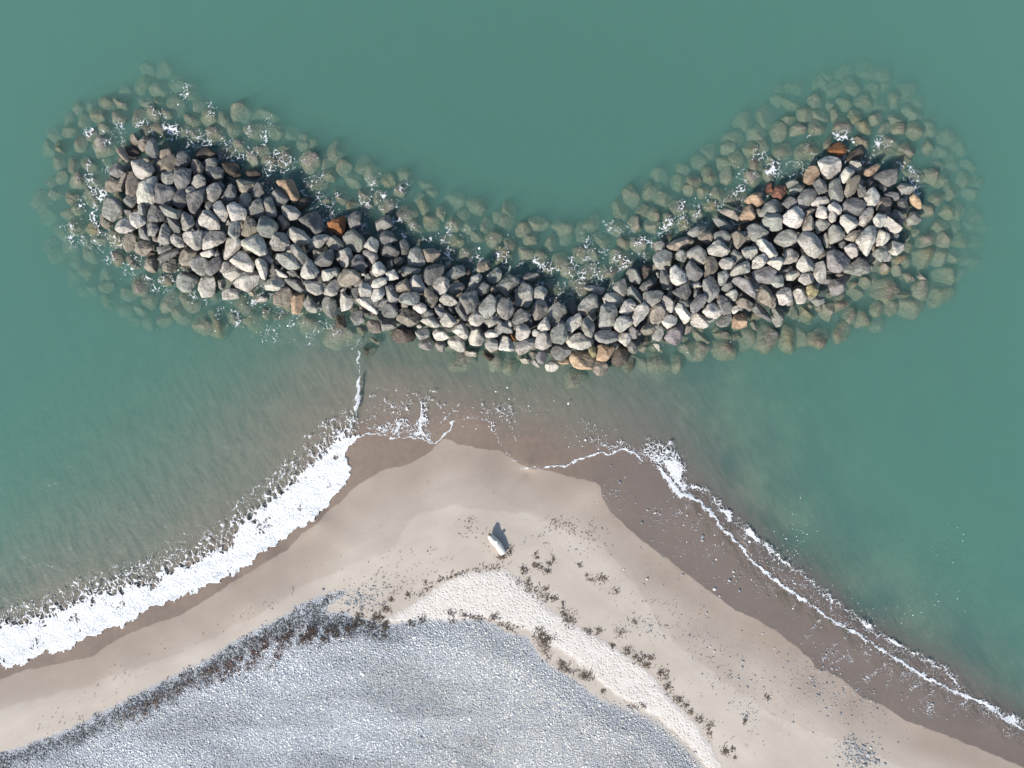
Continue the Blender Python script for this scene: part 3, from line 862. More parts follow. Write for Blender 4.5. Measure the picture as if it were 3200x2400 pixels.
b 0,140 6,136 12,142 10,150 2,151
k~ 174,132 184,128 198,132 192,138 178,137
d 98,62 104,58 108,62 104,69 98,68""".strip().split('\n'):
    q = line.split()
    if q[0][0] == '@': org = (float(q[1]), float(q[2])); continue
    pts = [(org[0]+float(a)*10/4.424, org[1]+float(b)*10/4.424) for a, b in (p.split(',') for p in q[1:])]
    h = hull(pts)
    area = .5*abs(sum(h[i][0]*h[(i+1) % len(h)][1]-h[(i+1) % len(h)][0]*h[i][1] for i in range(len(h))))
    cx = sum(p[0] for p in h)/len(h); cy = sum(p[1] for p in h)/len(h)
    ROCKS.append(dict(tone=q[0][0], sub='~' in q[0], pts=h, area=area, c=(cx, cy)))
order = sorted(range(len(ROCKS)), key=lambda i: -ROCKS[i]['area'])
N_THINGS = 300
NAMED = set(order[:N_THINGS])
for rank, i in enumerate(order): ROCKS[i]['rank'] = rank

# names for the boulders: a few landmarks, every other boulder told by its look and its place next to the landmark nearest to it
LAND = [(458,597,"largest tan boulder near the left tip, specked with white bird droppings","large left tip boulder"),
 (355,645,"large grey boulder awash at the far left tip of the breakwater","awash left tip boulder"),
 (1055,708,"rust orange wedge boulder on the seaward waterline of the left arm","rust orange boulder"),
 (903,595,"long sandy orange boulder half awash on the left arm's seaward edge","long sandy orange boulder"),
 (793,762,"largest pale cream boulder with a pointed corner in the left arm","pale pointed boulder"),
 (1094,872,"rounded boulder with a brown cap where the left arm bends","brown capped boulder"),
 (720,918,"pale rectangular boulder at the beachward waterline of the left arm","pale rectangular boulder"),
 (1277,994,"large brown wedge boulder at the beachward side of the bend","large brown wedge boulder"),
 (1380,890,"white speckled boulder just below a large dark slate boulder at the bend","white speckled boulder"),
 (1638,928,"tall grey boulder with a pale lower left face at the seaward bend","tall bend boulder"),
 (1822,1128,"sandy tan slab lying at the beachward foot of the bend","sandy tan slab"),
 (2312,1002,"orange brown square block in the water beside the right arm","orange brown square block"),
 (2592,532,"large pale tan boulder topping the seaward edge of the right arm","large pale tan boulder"),
 (2769,556,"dark flat slab with a yellow lower edge near the right tip","yellow edged slab"),
 (2437,597,"brick red boulder awash on the seaward edge of the right arm","brick red boulder"),
 (2532,767,"largest speckled tan boulder in the middle of the right arm","big speckled tan boulder"),
 (2620,812,"large purplish grey boulder near the beachward edge of the right arm","large purplish boulder"),
 (2327,905,"dark purple boulder with a bright lower left edge on the right arm","bright edged purple boulder"),
 (2617,897,"pinkish blocky boulder standing alone in the shallows by the right arm","pinkish shallows boulder")]
TW = dict(g="grey", d="dark grey", w="pale grey", t="greenish grey", b="brown", a="sandy tan", o="rust orange", r="brick red", k="dark wet brown", p="purplish grey", y="olive yellow")
ORD = ["nearest", "second", "third", "fourth", "fifth", "sixth", "seventh", "eighth", "ninth", "tenth", "eleventh", "twelfth"]
DIRS = ["right of", "upper right of", "above", "upper left of", "left of", "lower left of", "below", "lower right of"]
lm = []; used = set()
for x, y, lab, short in LAND:
    i = min((j for j in NAMED if j not in used), key=lambda j: (ROCKS[j]['c'][0]-x)**2+(ROCKS[j]['c'][1]-y)**2 - ROCKS[j]['area']*.3)
    used.add(i); ROCKS[i]['label'] = lab; lm.append((i, short))
def sector(i, j):
    a = ROCKS[i]['c']; b = ROCKS[j]['c']; dx, dy = b[0]-a[0], a[1]-b[1]
    return int(round(math.atan2(dy, dx)/(math.pi/4))) % 8, math.hypot(dx, dy)
for j in NAMED:
    if 'label' in ROCKS[j]: continue
    best = None
    for li, short in lm:
        s, d = sector(li, j)
        k = sum(1 for q in NAMED if q not in (li, j) and sector(li, q)[0] == s and sector(li, q)[1] < d)
        key = (k, d)
        if best is None or key < best[0]: best = (key, k, s, short)
    R = ROCKS[j]; (_, k, s, short) = best
    xs = np.array(R['pts']); xs = xs-xs.mean(0); ev = np.linalg.eigvalsh(xs.T@xs)
    shp = "long " if ev[1] > 2.6*ev[0] else ""
    sz = "large " if R['rank'] < 40 else ("small " if R['rank'] > 200 else "mid-sized ")
    o = ORD[min(k, 11)]+" one "
    R['label'] = (sz+shp+TW[R['tone']]+" boulder, "+o+DIRS[s]+" the "+short)
seen = {}
for j in NAMED:
    seen.setdefault(ROCKS[j]['label'], []).append(j)

small_V, small_F, small_T, small_fl = [], [], [], []
sub_V, sub_F, sub_T, sub_fl = [], [], [], []
def stack(Vs, Fs, Ts, Fl, V, lvl, colr, fl):
    off = sum(len(v) for v in Vs[-1:]) and Vs_off[id(Vs)] or 0
    Fs.append(ICO[lvl][1]+off); Vs.append(V); Vs_off[id(Vs)] = off+len(V)
    Ts.append(np.tile(np.array(colr), (len(V), 1))); Fl.append(np.full(len(V), fl))
Vs_off = {}
GROUP = "boulders of the breakwater"
for i, R in enumerate(ROCKS):
    r = np.random.default_rng(1000+i)
    x0, y0 = up(*R['c'])
    zm = float(mound_z(np.array([x0]), np.array([y0]))[0])
    rad = math.sqrt(R['area']/math.pi)/PPM
    hz = rad*r.uniform(.72, 1.0)
    if R['sub']: zc = -hz*r.uniform(.85, 1.05) - .03
    else:
        zc = max(zm, -.1) + r.uniform(-.2, .32)
        if zc+hz < .25: zc = .3-hz
        if R['rank'] > 330: zc -= .3
        if R['tone'] == 'k': zc = min(zc, .12)
    zt = zc+.1*hz
    poly = [tuple(np.subtract(up(p[0], p[1], zt), up(R['c'][0], R['c'][1], zt))) for p in R['pts']]
    if sum(poly[k][0]*poly[(k+1) % len(poly)][1]-poly[(k+1) % len(poly)][0]*poly[k][1] for k in range(len(poly))) < 0: poly = poly[::-1]
    V = rock_shape(poly, hz, 4 if R['rank'] < N_THINGS else 3, r, 18)
    base = np.array(TONE[R['tone']]); colr = base*np.array([1.03, 1.01, .985])*r.uniform(.82, 1.2)*(1+r.uniform(-.02, .02, 3))
    fl = 1.0 if (R['tone'] == 'w' and r.random() < .25) else r.uniform(0, .3)
    X, Y = up(R['c'][0], R['c'][1], zt)
    R['world'] = (X, Y, zc)
    if i in NAMED:
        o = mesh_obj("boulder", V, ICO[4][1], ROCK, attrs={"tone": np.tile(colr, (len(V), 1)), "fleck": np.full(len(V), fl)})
        o.location = (X, Y, zc)
        tag(o, R['label'], "boulder", GROUP)
    else:
        stack(small_V, small_F, small_T, small_fl, V+np.array([X, Y, zc]), 3, colr, fl)

def rand_poly(rad, r):
    n = r.integers(5, 8); a0 = r.uniform(0, 6.28); asp = r.uniform(.68, 1.0); rot = r.uniform(0, 6.28)
    ps = []
    for k in range(n):
        a = a0+2*math.pi*(k+r.uniform(-.25, .25))/n; q = rad*r.uniform(.85, 1.12)
        x, y = q*math.cos(a), q*asp*math.sin(a)
        ps.append((x*math.cos(rot)-y*math.sin(rot), x*math.sin(rot)+y*math.cos(rot)))
    h = hull(ps); return h
def poisson(polys, dmin, n, seed, keep, spacing):
    r = np.random.default_rng(seed); P_ = np.array(polys); lo, hi = P_.min(0), P_.max(0)
    cand = r.uniform(lo, hi, (n, 2)); ok = inside(polys, cand[:, 0], cand[:, 1]) & keep(cand)
    O = np.zeros((4000, 3)); k = 0
    for i, c_ in enumerate(cand[ok]):
        s = spacing(r)*(1 if i < 1500 else .72)
        if k == 0 or (((c_[0]-O[:k, 0])**2+(c_[1]-O[:k, 1])**2) > ((s+O[:k, 2])*.5*dmin)**2).all():
            O[k] = (c_[0], c_[1], s); k += 1
    return [tuple(o) for o in O[:k]]
SUBW = [up(*p) for p in SUBMERGED]
named_sub = np.array([(*up(*R['c']), math.sqrt(R['area']/math.pi)/PPM) for R in ROCKS])
def keep_sub(c_):
    d = sdist(EMW, c_[:, 0], c_[:, 1]); near = np.hypot(c_[:, 0:1]-named_sub[:, 0], c_[:, 1:2]-named_sub[:, 1])-named_sub[:, 2]
    return (d < .2) & (near.min(1) > .42)
def blanket(polys, sp, seed, keep):
    r = np.random.default_rng(seed); P_ = np.array(polys); lo, hi = P_.min(0), P_.max(0); out = []
    for b, y in enumerate(np.arange(lo[1], hi[1], sp*.866)):
        for x in np.arange(lo[0]+(b % 2)*sp*.5, hi[0], sp):
            out.append((x+r.uniform(-.27, .27)*sp, y+r.uniform(-.27, .27)*sp))
    c_ = np.array(out); c_ = c_[inside(polys, c_[:, 0], c_[:, 1]) & keep(c_)]
    D = np.hypot(c_[:, None, 0]-c_[None, :, 0], c_[:, None, 1]-c_[None, :, 1]); np.fill_diagonal(D, 9)
    return [(c_[i, 0], c_[i, 1], float(np.clip(np.sort(D[i])[:3].mean()*r.uniform(.9, 1.2), .7, 2.1))) for i in range(len(c_))]
for k, (x, y, s) in enumerate(blanket(SUBW, 1.42, 3, keep_sub)):
    r = np.random.default_rng(5000+k); rad = s*.655; hz = rad*r.uniform(.48, .7)
    zm = float(mound_z(np.array([x]), np.array([y]))[0]); g0 = float(gz([x], [y])[0])
    zc = min(max(zm-.1, g0+.1*hz)+r.uniform(-.15, .15), -hz-.06)
    V = rock_shape(rand_poly(rad, r), hz, 3, r, 9)+np.array([x, y, zc])
    base = np.array(TONE[r.choice(list("gbbtwyg"))]); stack(sub_V, sub_F, sub_T, sub_fl, V, 3, base*r.uniform(.8, 1.1), .2)
for k, (x, y, s) in enumerate(poisson(EMW, .8, 7000, 4, lambda c_: np.ones(len(c_), bool), lambda r: r.uniform(.8, 1.4))):
    r = np.random.default_rng(9000+k); rad = s*.5; hz = rad*.85
    zm = float(mound_z(np.array([x]), np.array([y]))[0])
    V = rock_shape(rand_poly(rad, r), hz, 2, r)+np.array([x, y, zm-.85-.25*r.random()])
    stack(small_V, small_F, small_T, small_fl, V, 2, np.array(TONE[r.choice(list("gdwtb"))])*r.uniform(.8, 1.1), .1)
o = mesh_obj("small_boulders", np.concatenate(small_V), np.concatenate(small_F), ROCK, attrs={"tone": np.concatenate(small_T), "fleck": np.concatenate(small_fl)})
tag(o, "smaller stones packed in the gaps between the breakwater boulders", "boulders", kind="stuff")
o = mesh_obj("submerged_boulders", np.concatenate(sub_V), np.concatenate(sub_F), ROCK, attrs={"tone": np.concatenate(sub_T), "fleck": np.concatenate(sub_fl)})
tag(o, "drowned algae coated boulders fading into green water around the breakwater", "boulders", kind="stuff")

# ------------------------------------------------------------------ foam
def foam_material(name, cell, web_w, streak=None, rag=.9):
    t = NT(name); P = t.pos(); den = t.attr("cover")
    Q = t.add(P, t.scale(t.noise(P, 1.6, 4, .6, col=True), (.9, .9, 0)))
    Q = t.add(Q, t.scale(t.noise(P, 7, 2, .6, col=True), (.12, .12, 0)))
    if streak:                                # drawn out along the run of the wash
        sx = t.new("SeparateXYZ"); t.l.new(Q, sx.inputs[0]); a_, b_ = sx.outputs[0], sx.outputs[1]
        cv = t.new("CombineXYZ")
        t.put(cv.inputs[0], t.math('MULTIPLY', t.math('SUBTRACT', t.math('MULTIPLY', a_, .5), t.math('MULTIPLY', b_, .85)), streak))
        t.put(cv.inputs[1], t.math('ADD', t.math('MULTIPLY', a_, .85), t.math('MULTIPLY', b_, .5))); Q = cv.outputs[0]
    web = t.map(t.vor(Q, cell, 'DISTANCE_TO_EDGE'), 0, web_w, 1, 0)
    web2 = t.map(t.vor(Q, cell*2.7, 'DISTANCE_TO_EDGE'), 0, web_w*1.3, 1, 0)
    n = t.math('SUBTRACT', t.noise(P, 6, 6, .7), .5); nb = t.math('SUBTRACT', t.noise(P, 1.4, 3, .6), .5)
    v = t.math('MULTIPLY_ADD', den, 1.1, t.math('MULTIPLY', web, .72))
    v = t.math('ADD', v, t.math('MULTIPLY', web2, .30))
    v = t.math('ADD', v, t.map(den, .66, .98, 0, .85))
    v = t.math('ADD', v, t.math('MULTIPLY', n, rag)); v = t.math('ADD', v, t.math('MULTIPLY', nb, .8))
    a = t.map(v, 1.22, 1.50)
    a = t.math('MULTIPLY', a, t.map(den, .02, .12))
    hgt = t.math('ADD', t.noise(Q, 5, 5, .65), t.math('MULTIPLY', web2, .4))
    nrm = t.bump(hgt, .8, .16)
    p = t.new("BsdfPrincipled"); p.inputs['Base Color'].default_value = (.74, .75, .755, 1); p.inputs['Roughness'].default_value = .6
    p.inputs['Specular IOR Level'].default_value = .2
    t.l.new(nrm, p.inputs['Normal'])
    tr = t.new("BsdfTransparent"); mx = t.new("MixShader")
    t.l.new(a, mx.inputs[0]); t.l.new(tr.outputs[0], mx.inputs[1]); t.l.new(p.outputs[0], mx.inputs[2])
    return t.done(mx.outputs[0])
def foam_sheet(name, bbox, cell, dens, lift, mat, label, puff=0.0):
    x0, y0, x1, y1 = bbox
    xs = np.arange((x0-1600)/PPM, (x1-1600)/PPM, cell); ys = np.arange((1200-y1)/PPM, (1200-y0)/PPM, cell)
    X, Y = np.meshgrid(xs, ys)
    zg = gz(X, Y); zw = water_z(X, Y); Zs = np.maximum(zg, zw)
    px, py = topix(X, Y, Zs)
    D = dens(px, py)
    Zs = Zs + lift
    if puff: Zs = Zs + puff*np.clip(D, 0, 1)*(.6+.4*wavy(X, Y, 1.1, 77, 2))
    F = grid_faces(len(xs), len(ys)); kf = (D.ravel()[F] > .02).any(1); F = F[kf]
    uniq, inv = np.unique(F, return_inverse=True)
    V = np.stack([X, Y, Zs], -1).reshape(-1, 3)[uniq]
    o = mesh_obj(name, V, inv.reshape(-1, 4), mat, attrs={"cover": np.clip(D.ravel()[uniq], 0, 1)})
    return tag(o, label, "foam", kind="stuff")
def below(line, px, py):
    """signed pixel distance to an open line, positive where py is greater (lower in the photo)"""
    L = np.array(line); yl = np.interp(px, L[:, 0], L[:, 1])
    d = seg_dist(line, px, py, False); return np.where(py > yl, d, -d)
SURFPOLY = SURF_LOW + SURF_UP[::-1]
def d_surf(px, py):
    px, py = px+5*wavy(px, py, 34, 91, 2), py+6*wavy(px, py, 30, 92, 2)
    ins = inside(SURF_LOW + [(1123, 1300), (1085, 1250), (900, 1400), (600, 1600), (-60, 1800)], px, py)
    dl = seg_dist(SURF_LOW, px, py, False)
    du = below(SURF_UP, px, py) + 9*wavy(px, py, 70, 8, 3)
    return ins*np.clip(.48*smooth(-80, -10, du)+.52*smooth(-10, 76, du), 0, 1)*np.clip(.92+.08*dl/10, 0, 1)*(1-.20*smooth(-.2, .9, wavy(px, py, 90, 21, 3)))
SURF = foam_material("surf_foam", 2.6, .15, .5)
foam_sheet("surf_foam", (-90, 1280, 1140, 2110), .10, d_surf, .02, SURF, "broad white band of broken surf washing up the left side of the beach", .10)
def line_d(line, px, py, w): return np.exp(-(seg_dist(line, px, py, False)/w)**2)
SPLASH = K("1981,1416 1992,1390 2017,1369 2053,1362 2100,1376 2126,1398 2144,1434 2151,1474 2144,1499 2162,1535 2162,1551 2125,1544 2097,1512 2064,1466 2035,1450 2003,1440")
STRIP = RIGHT_IN + RIGHT_OUT[::-1]
RAYS = [K("2570,2066 2590,2035 2620,2000"), K("2600,2070 2640,2052 2655,2030"), K("2668,2130 2720,2115 2770,2075"), K("2775,2150 2780,2110 2790,2090"), K("2840,2170 2860,2130"), K("2880,2190 2910,2160"), K("2950,2200 2960,2160 2990,2140"), K("2510,2010 2540,1965 2560,1940"), K("2170,1660 2200,1600"), K("2215,1735 2265,1690"), K("2115,1610 2150,1578")]
def d_right(px, py):
    px, py = px+4*wavy(px, py, 40, 193, 3), py+4*wavy(px, py, 36, 194, 3)
    d = np.maximum(line_d(RIGHT_IN, px+4*wavy(px, py, 40, 14, 2), py, 9)*(.93+.08*wavy(px, py, 120, 4, 2)), line_d(RIGHT_OUT, px+8*wavy(px, py, 45, 16, 2), py, 15)*(.78+.14*wavy(px, py, 90, 6, 2)))
    s = sdist(STRIP, px, py); d = np.maximum(d, .52*smooth(-2, 12, s)*(.85+.25*wavy(px, py, 60, 9, 2)))
    q = sdist(SPLASH, px, py) + 5*wavy(px, py, 40, 3, 3)
    d = np.maximum(d, smooth(-20, 26, q)*(.73+.2*smooth(1400, 1480, py)))
    d = np.maximum(d, smooth(2310, 2200, px)*.95*line_d(K("2064,1466 2097,1512 2125,1544 2162,1552"), px, py, 15))
    low = np.interp(px, [p[0] for p in RIGHT_IN], [p[1] for p in RIGHT_IN])
    d = np.maximum(d, .60*smooth(120, 20, py-low)*(py > low)*smooth(2480, 2700, px)*(.78+.35*wavy(px, py, 50, 13, 2)))
    for r_ in RAYS: d = np.maximum(d, .66*line_d(r_, px+7*wavy(px, py, 17, 77, 2), py, 8))
    for x, y, w in ((2655,2062,22),(2705,2118,24),(2905,2215,30),(3120,2240,26),(2985,2150,18)): d = np.maximum(d, .66*np.exp(-((px-x)**2+(py-y)**2)/w**2))
    return d
SWASH = foam_material("swash_foam", 3.2, .12)
foam_sheet("swash_foam", (1960, 1340, 3260, 2340), .08, d_right, .015, SWASH, "twin thin lines of swash foam running down the right side of the beach", .05)
LACE = K("1131,1357 1130,1330 1170,1322 1220,1310 1240,1296 1280,1292 1290,1318 1308,1290 1318,1240 1330,1212 1345,1250 1340,1300 1352,1350 1351,1385 1329,1378 1310,1366 1262,1371 1202,1363 1175,1352")
CURLS = [K("1155,1236 1180,1230"), K("1180,1215 1205,1218"), K("1205,1245 1212,1262 1238,1275 1225,1295"), K("1258,1258 1255,1280 1236,1295"), K("1270,1265 1275,1290"), K("1262,1235 1285,1240 1288,1262"), K("1290,1225 1310,1245 1318,1262"), K("1345,1245 1362,1258 1378,1275 1395,1262"), K("1335,1220 1350,1222 1365,1225"), K("1375,1318 1405,1295 1430,1275 1438,1255"), K("1455,1302 1490,1298 1525,1307"), K("1560,1280 1575,1297 1592,1307 1600,1340 1615,1375"), K("1550,1274 1590,1276 1620,1295"), K("1570,1260 1600,1275"), K("1500,1250 1520,1280 1550,1290"), K("1540,1318 1556,1370"), K("1115,1330 1150,1310 1175,1300")]
def d_mid(px, py):
    px, py = px+5*wavy(px, py, 46, 191, 3), py+5*wavy(px, py, 40, 192, 3)
    d = .92*line_d(SWASH_MID[:14], px, py, 5.5)
    d = np.maximum(d, .8*line_d(SWASH_MID[14:23], px, py, 4.5)); d = np.maximum(d, .97*line_d(SWASH_MID[22:], px, py, 5))
    s = sdist(LACE, px, py); d = np.maximum(d, .80*smooth(-6, 16, s)*(.88+.2*wavy(px, py, 50, 88, 2)))
    d = np.maximum(d, .95*line_d(K("1318,1262 1316,1300 1312,1345 1322,1358 1345,1375"), px, py, 6))
    d = np.maximum(d, .75*line_d(K("1336,1240 1332,1290 1340,1350 1352,1380"), px, py, 6))
    for c_ in CURLS: d = np.maximum(d, .72*line_d(c_, px, py, 5))
    d = np.maximum(d, line_d(K("1125,1178 1122,1215 1118,1250 1110,1285"), px, py, 4+9*np.exp(-((py-1240)/38)**2)))
    d = np.maximum(d, .84*line_d(K("1118,1090 1121,1130 1124,1180"), px, py, 3.6))
    d = np.maximum(d, .8*line_d(K("1110,1290 1100,1320 1092,1345 1085,1370"), px, py, 8))
    d = np.maximum(d, .44*np.exp(-(((px-1250)/120)**2+((py-1265)/55)**2)))
    d = np.maximum(d, .46*np.exp(-(((px-1560)/130)**2+((py-1290)/45)**2)))
    d = np.maximum(d, .72*line_d(K("1851,1370 1880,1385 1912,1400 1940,1382 1975,1405"), px, py, 14))
    d = np.maximum(d, .5*line_d(K("1822,1315 1840,1345 1880,1372"), px, py, 16))
    return d
foam_sheet("shallow_foam", (1060, 1070, 2010, 1500), .07, d_mid, .015, SWASH, "curling foam lines over the brown shallows between breakwater and beach", .03)
SPOTS = """260,630 252,654 281,675 220,711 222,746 252,756 293,760 309,736 338,728 374,756 317,776 305,593 330,528 309,443 378,443 419,484 399,524 281,410 370,394 484,353 517,382 472,414 533,431 594,418 622,427 602,451 586,475 659,414 659,341 651,361 582,284 708,451 688,488 744,488 789,475 854,492 830,536 797,557 887,508 773,410 838,386 826,431 738,492 790,476 817,478 858,482 865,512 899,512 849,523 878,539 829,544 808,566 842,593 826,614 917,641 948,609 955,573 1000,550 989,559 996,600 998,618 973,645 1023,648 1032,670 1023,686 1014,711 1084,677 955,501 1131,618 1163,578 1134,626 1149,630 1195,616 1231,644 1262,587 1134,705 1231,696 1226,716 1258,741 1285,727 1339,748 1337,768 1375,786 1389,804 1402,716 1448,730 1394,759 1475,811 1479,843 1375,822 1554,792 1584,830 1624,840 1692,835 1728,844 1787,821 1778,849 1789,864 1832,810 1853,833 1889,788 1918,808 1943,815 1886,826 1871,862 1828,878 1769,901 1760,916 1791,914 1871,894 1907,898 1807,939 1721,946 1760,953 1685,889 1624,885 1839,747 1828,776 1963,713 1911,711 1981,758 2217,614 2312,618 2244,645 2307,647 2391,611 2379,656 2368,684 2300,702 2217,708 2131,645 2131,684 2183,661 2117,695 2086,722 2153,715 2034,763 2049,756 1957,826 2006,797 2174,697 2545,490 2497,508 2513,527 2475,547 2461,558 2414,542 2454,513 2644,477 2635,495 2680,475 2682,499 2716,506 2771,452 2848,558 2866,590 2660,432 2405,615 2836,615 2324,562 2353,550 2381,489 2361,481 2402,534 2324,526 817,896 763,918 804,934 786,948 876,972 849,923 930,988 905,1013 853,1034 847,1043 955,918 1003,963 1023,1015 985,1040 966,1063 1048,1043 1084,1011 1055,986 1116,1076 740,995 686,972 349,735 370,757 308,762 252,755 345,802 390,827 392,859 410,848 455,818 496,825 433,805 537,868 510,872 464,872 483,904 525,906 602,904 607,922 641,936 566,841"""
SP = np.array([tuple(map(float, s.split(','))) for s in SPOTS.split()])
def d_spots(px, py):
    d = np.zeros(px.shape); r = np.random.default_rng(5)
    for x, y in SP:
        a = r.uniform(0, 3.14); w = r.uniform(20, 36); k = r.uniform(.46, .60)
        m_ = (abs(px-x) < 95) & (abs(py-y) < 95)
        dx, dy = px[m_]-x, py[m_]-y
        u, v = dx*math.cos(a)+dy*math.sin(a), -dx*math.sin(a)+dy*math.cos(a)
        d[m_] = np.maximum(d[m_], k*np.exp(-(u/w/1.25)**2-(v/w*1.25)**2))
    e = -sdist(EMERGED, px, py)
    sea_ = smooth(-14, 30, np.interp(px, [p[0]*PPM+1600 for p in CREST], [1200-p[1]*PPM for p in CREST])-py)
    sea_ = np.maximum(sea_, smooth(420, 330, px)); sea_ = np.maximum(sea_, .55*smooth(1200, 1050, px))
    web = np.exp(-((e-26)/34)**2)*sea_*smooth(-.35, .75, wavy(px, py, 120, 41, 3))*.78
    return np.maximum(d*1.06, web)
LACEM = foam_material("sea_foam", 2.1, .13, None, .5)
foam_sheet("sea_foam", (190, 250, 2900, 1100), .11, d_spots, .012, LACEM, "white lacy foam drifting on the water around the breakwater boulders")

FL = [(x, y, 42, 34, 7) for x, y in SP] + [(2950,1680,90,60,22),(2900,1900,160,70,34),(2480,1680,60,90,60),(2470,1760,60,60,60),(2650,1900,200,60,70),(1560,1300,160,50,90),(1250,1270,130,50,60),(1850,1370,80,40,40),(1600,1250,250,60,40),(2200,1700,120,60,30),(1450,760,200,60,60),(2150,700,120,50,50),(860,520,200,60,80),(800,1030,160,40,60),(2150,1090,150,30,40)]  # foam flecks; the groups out on the right bay imitate glints off the water
r = np.random.default_rng(21); fx, fy = [], []
for x, y, a_, b_, n in FL:
    q = r.normal(0, .55, (n, 2))*[a_, b_]; fx.append(x+q[:, 0]); fy.append(y+q[:, 1])
fx = np.concatenate(fx); fy = np.concatenate(fy); X, Y = up(fx, fy, 0.)
Zf = np.maximum(gz(X, Y), water_z(X, Y))+.004
D, F = ICO[1]; n = len(X)
sc = (r.lognormal(math.log(.015), .5, (n, 1))*r.uniform(.5, 1.6, (n, 2)))
V = np.stack([X[:, None]+D[None, :, 0]*sc[:, :1], Y[:, None]+D[None, :, 1]*sc[:, 1:], Zf[:, None]+.012*D[None, :, 2]], -1).reshape(-1, 3)
t = NT("foam_glint_white"); FOAM_GLINT = t.done(t.principled((.78, .80, .80), .5))
tag(mesh_obj("foam_glint_flecks", V, (F[None]+len(D)*np.arange(n)[:, None, None]).reshape(-1, 3), FOAM_GLINT), "tiny white flecks of foam and imitated glints dotted over the water", "foam", kind="stuff")

# ------------------------------------------------------------------ pebble bank
t = NT("pebble_stone"); P = t.pos(); col = t.attr("tone", True)
c = t.mix(t.map(t.noise(P, 25, 3), .35, .7, 0, .35), col, t.mix(1.0, col, (.6, .6, .6), 'MULTIPLY'))
PEBM = t.done(t.principled(c, .6, None, .3))
def pebbles(xs, ys, zs, rad, tone, r, lvl=0):
    D, F = ICO[lvl]; n = len(xs)
    q = D[None]*r.uniform(.8, 1.2, (n, len(D), 1))
    sc = np.stack([rad*r.uniform(.8, 1.35, n), rad*r.uniform(.65, 1.0, n), rad*r.uniform(.28, .5, n)], -1)
    q = q*sc[:, None]
    a = r.uniform(0, 6.28, n); ca, sa = np.cos(a)[:, None], np.sin(a)[:, None]
    V = np.stack([q[..., 0]*ca-q[..., 1]*sa, q[..., 0]*sa+q[..., 1]*ca, q[..., 2]], -1)
    tl = r.uniform(-.3, .3, (n, 1)); V[..., 2] += V[..., 0]*tl
    V += np.stack([xs, ys, zs+rad*.12], -1)[:, None]
    Fa = (F[None]+len(D)*np.arange(n)[:, None, None]).reshape(-1, 3)
    T = np.repeat(tone, len(D), 0)
    return V.reshape(-1, 3), Fa, T
def ptone(n, r, dark=None):
    base = np.array([(.335,.36,.385),(.40,.415,.43),(.48,.485,.485),(.27,.295,.325),(.68,.665,.635),(.42,.40,.37)])
    k = r.choice(6, n, p=[.24, .25, .20, .14, .12, .05]); c_ = base[k]*r.uniform(.82, 1.2, (n, 1))
    if dark is not None: c_ = c_*dark[:, None]
    return c_
r = np.random.default_rng(88)
NP = 150000
cx = r.uniform(-41.5, 17, NP); cy = r.uniform(-31.5, -15, NP)
cz = gz(cx, cy); qx, qy = topix(cx, cy, cz)
dp = sdist(PEBBLES, qx, qy)/PPM + .35*wavy(cx, cy, 1.6, 61, 3) - .1
inp = np.array(PEBBLES)
ragged = smooth(1050, 1250, qx)
ok = (dp > -.25*ragged) & (r.random(NP) < np.where(ragged > .5, smooth(-.3, 1.2, dp)*.93+.07, smooth(-.05, .5, dp)*.7+.3))
cx, cy, cz, dp, qx, qy = cx[ok], cy[ok], cz[ok], dp[ok], qx[ok], qy[ok]
n = len(cx)
left = smooth(1350, 1150, qx)
dk = 1-.74*left*smooth(.05, .25, dp)*smooth(1.8, 1.0, dp+.3*wavy(cx, cy, 2.5, 67, 2)) - .1*(1-left)*smooth(1850, 1950, qx)*smooth(.3, .8, dp)*smooth(2.4, 1.6, dp)
patch = wavy(cx+cy*.5, cy*2.4, 13, 71, 3)
dk = dk*(1-.30*smooth(.05, .55, patch)*smooth(2.0, 3.5, dp)) * (1+.18*smooth(.0, -.6, patch))
tn = ptone(n, r, dk); wm = smooth(900, 1700, qx)[:, None]
tn = tn*(1+wm*np.array([.06, .01, -.05]))
V, F, T = pebbles(cx, cy, cz, r.lognormal(math.log(.046), .30, n), tn, r)
tag(mesh_obj("pebbles", V, F, PEBM, attrs={"tone": T}), "bank of blue grey pebbles heaped at the head of the beach", "pebbles", kind="stuff")
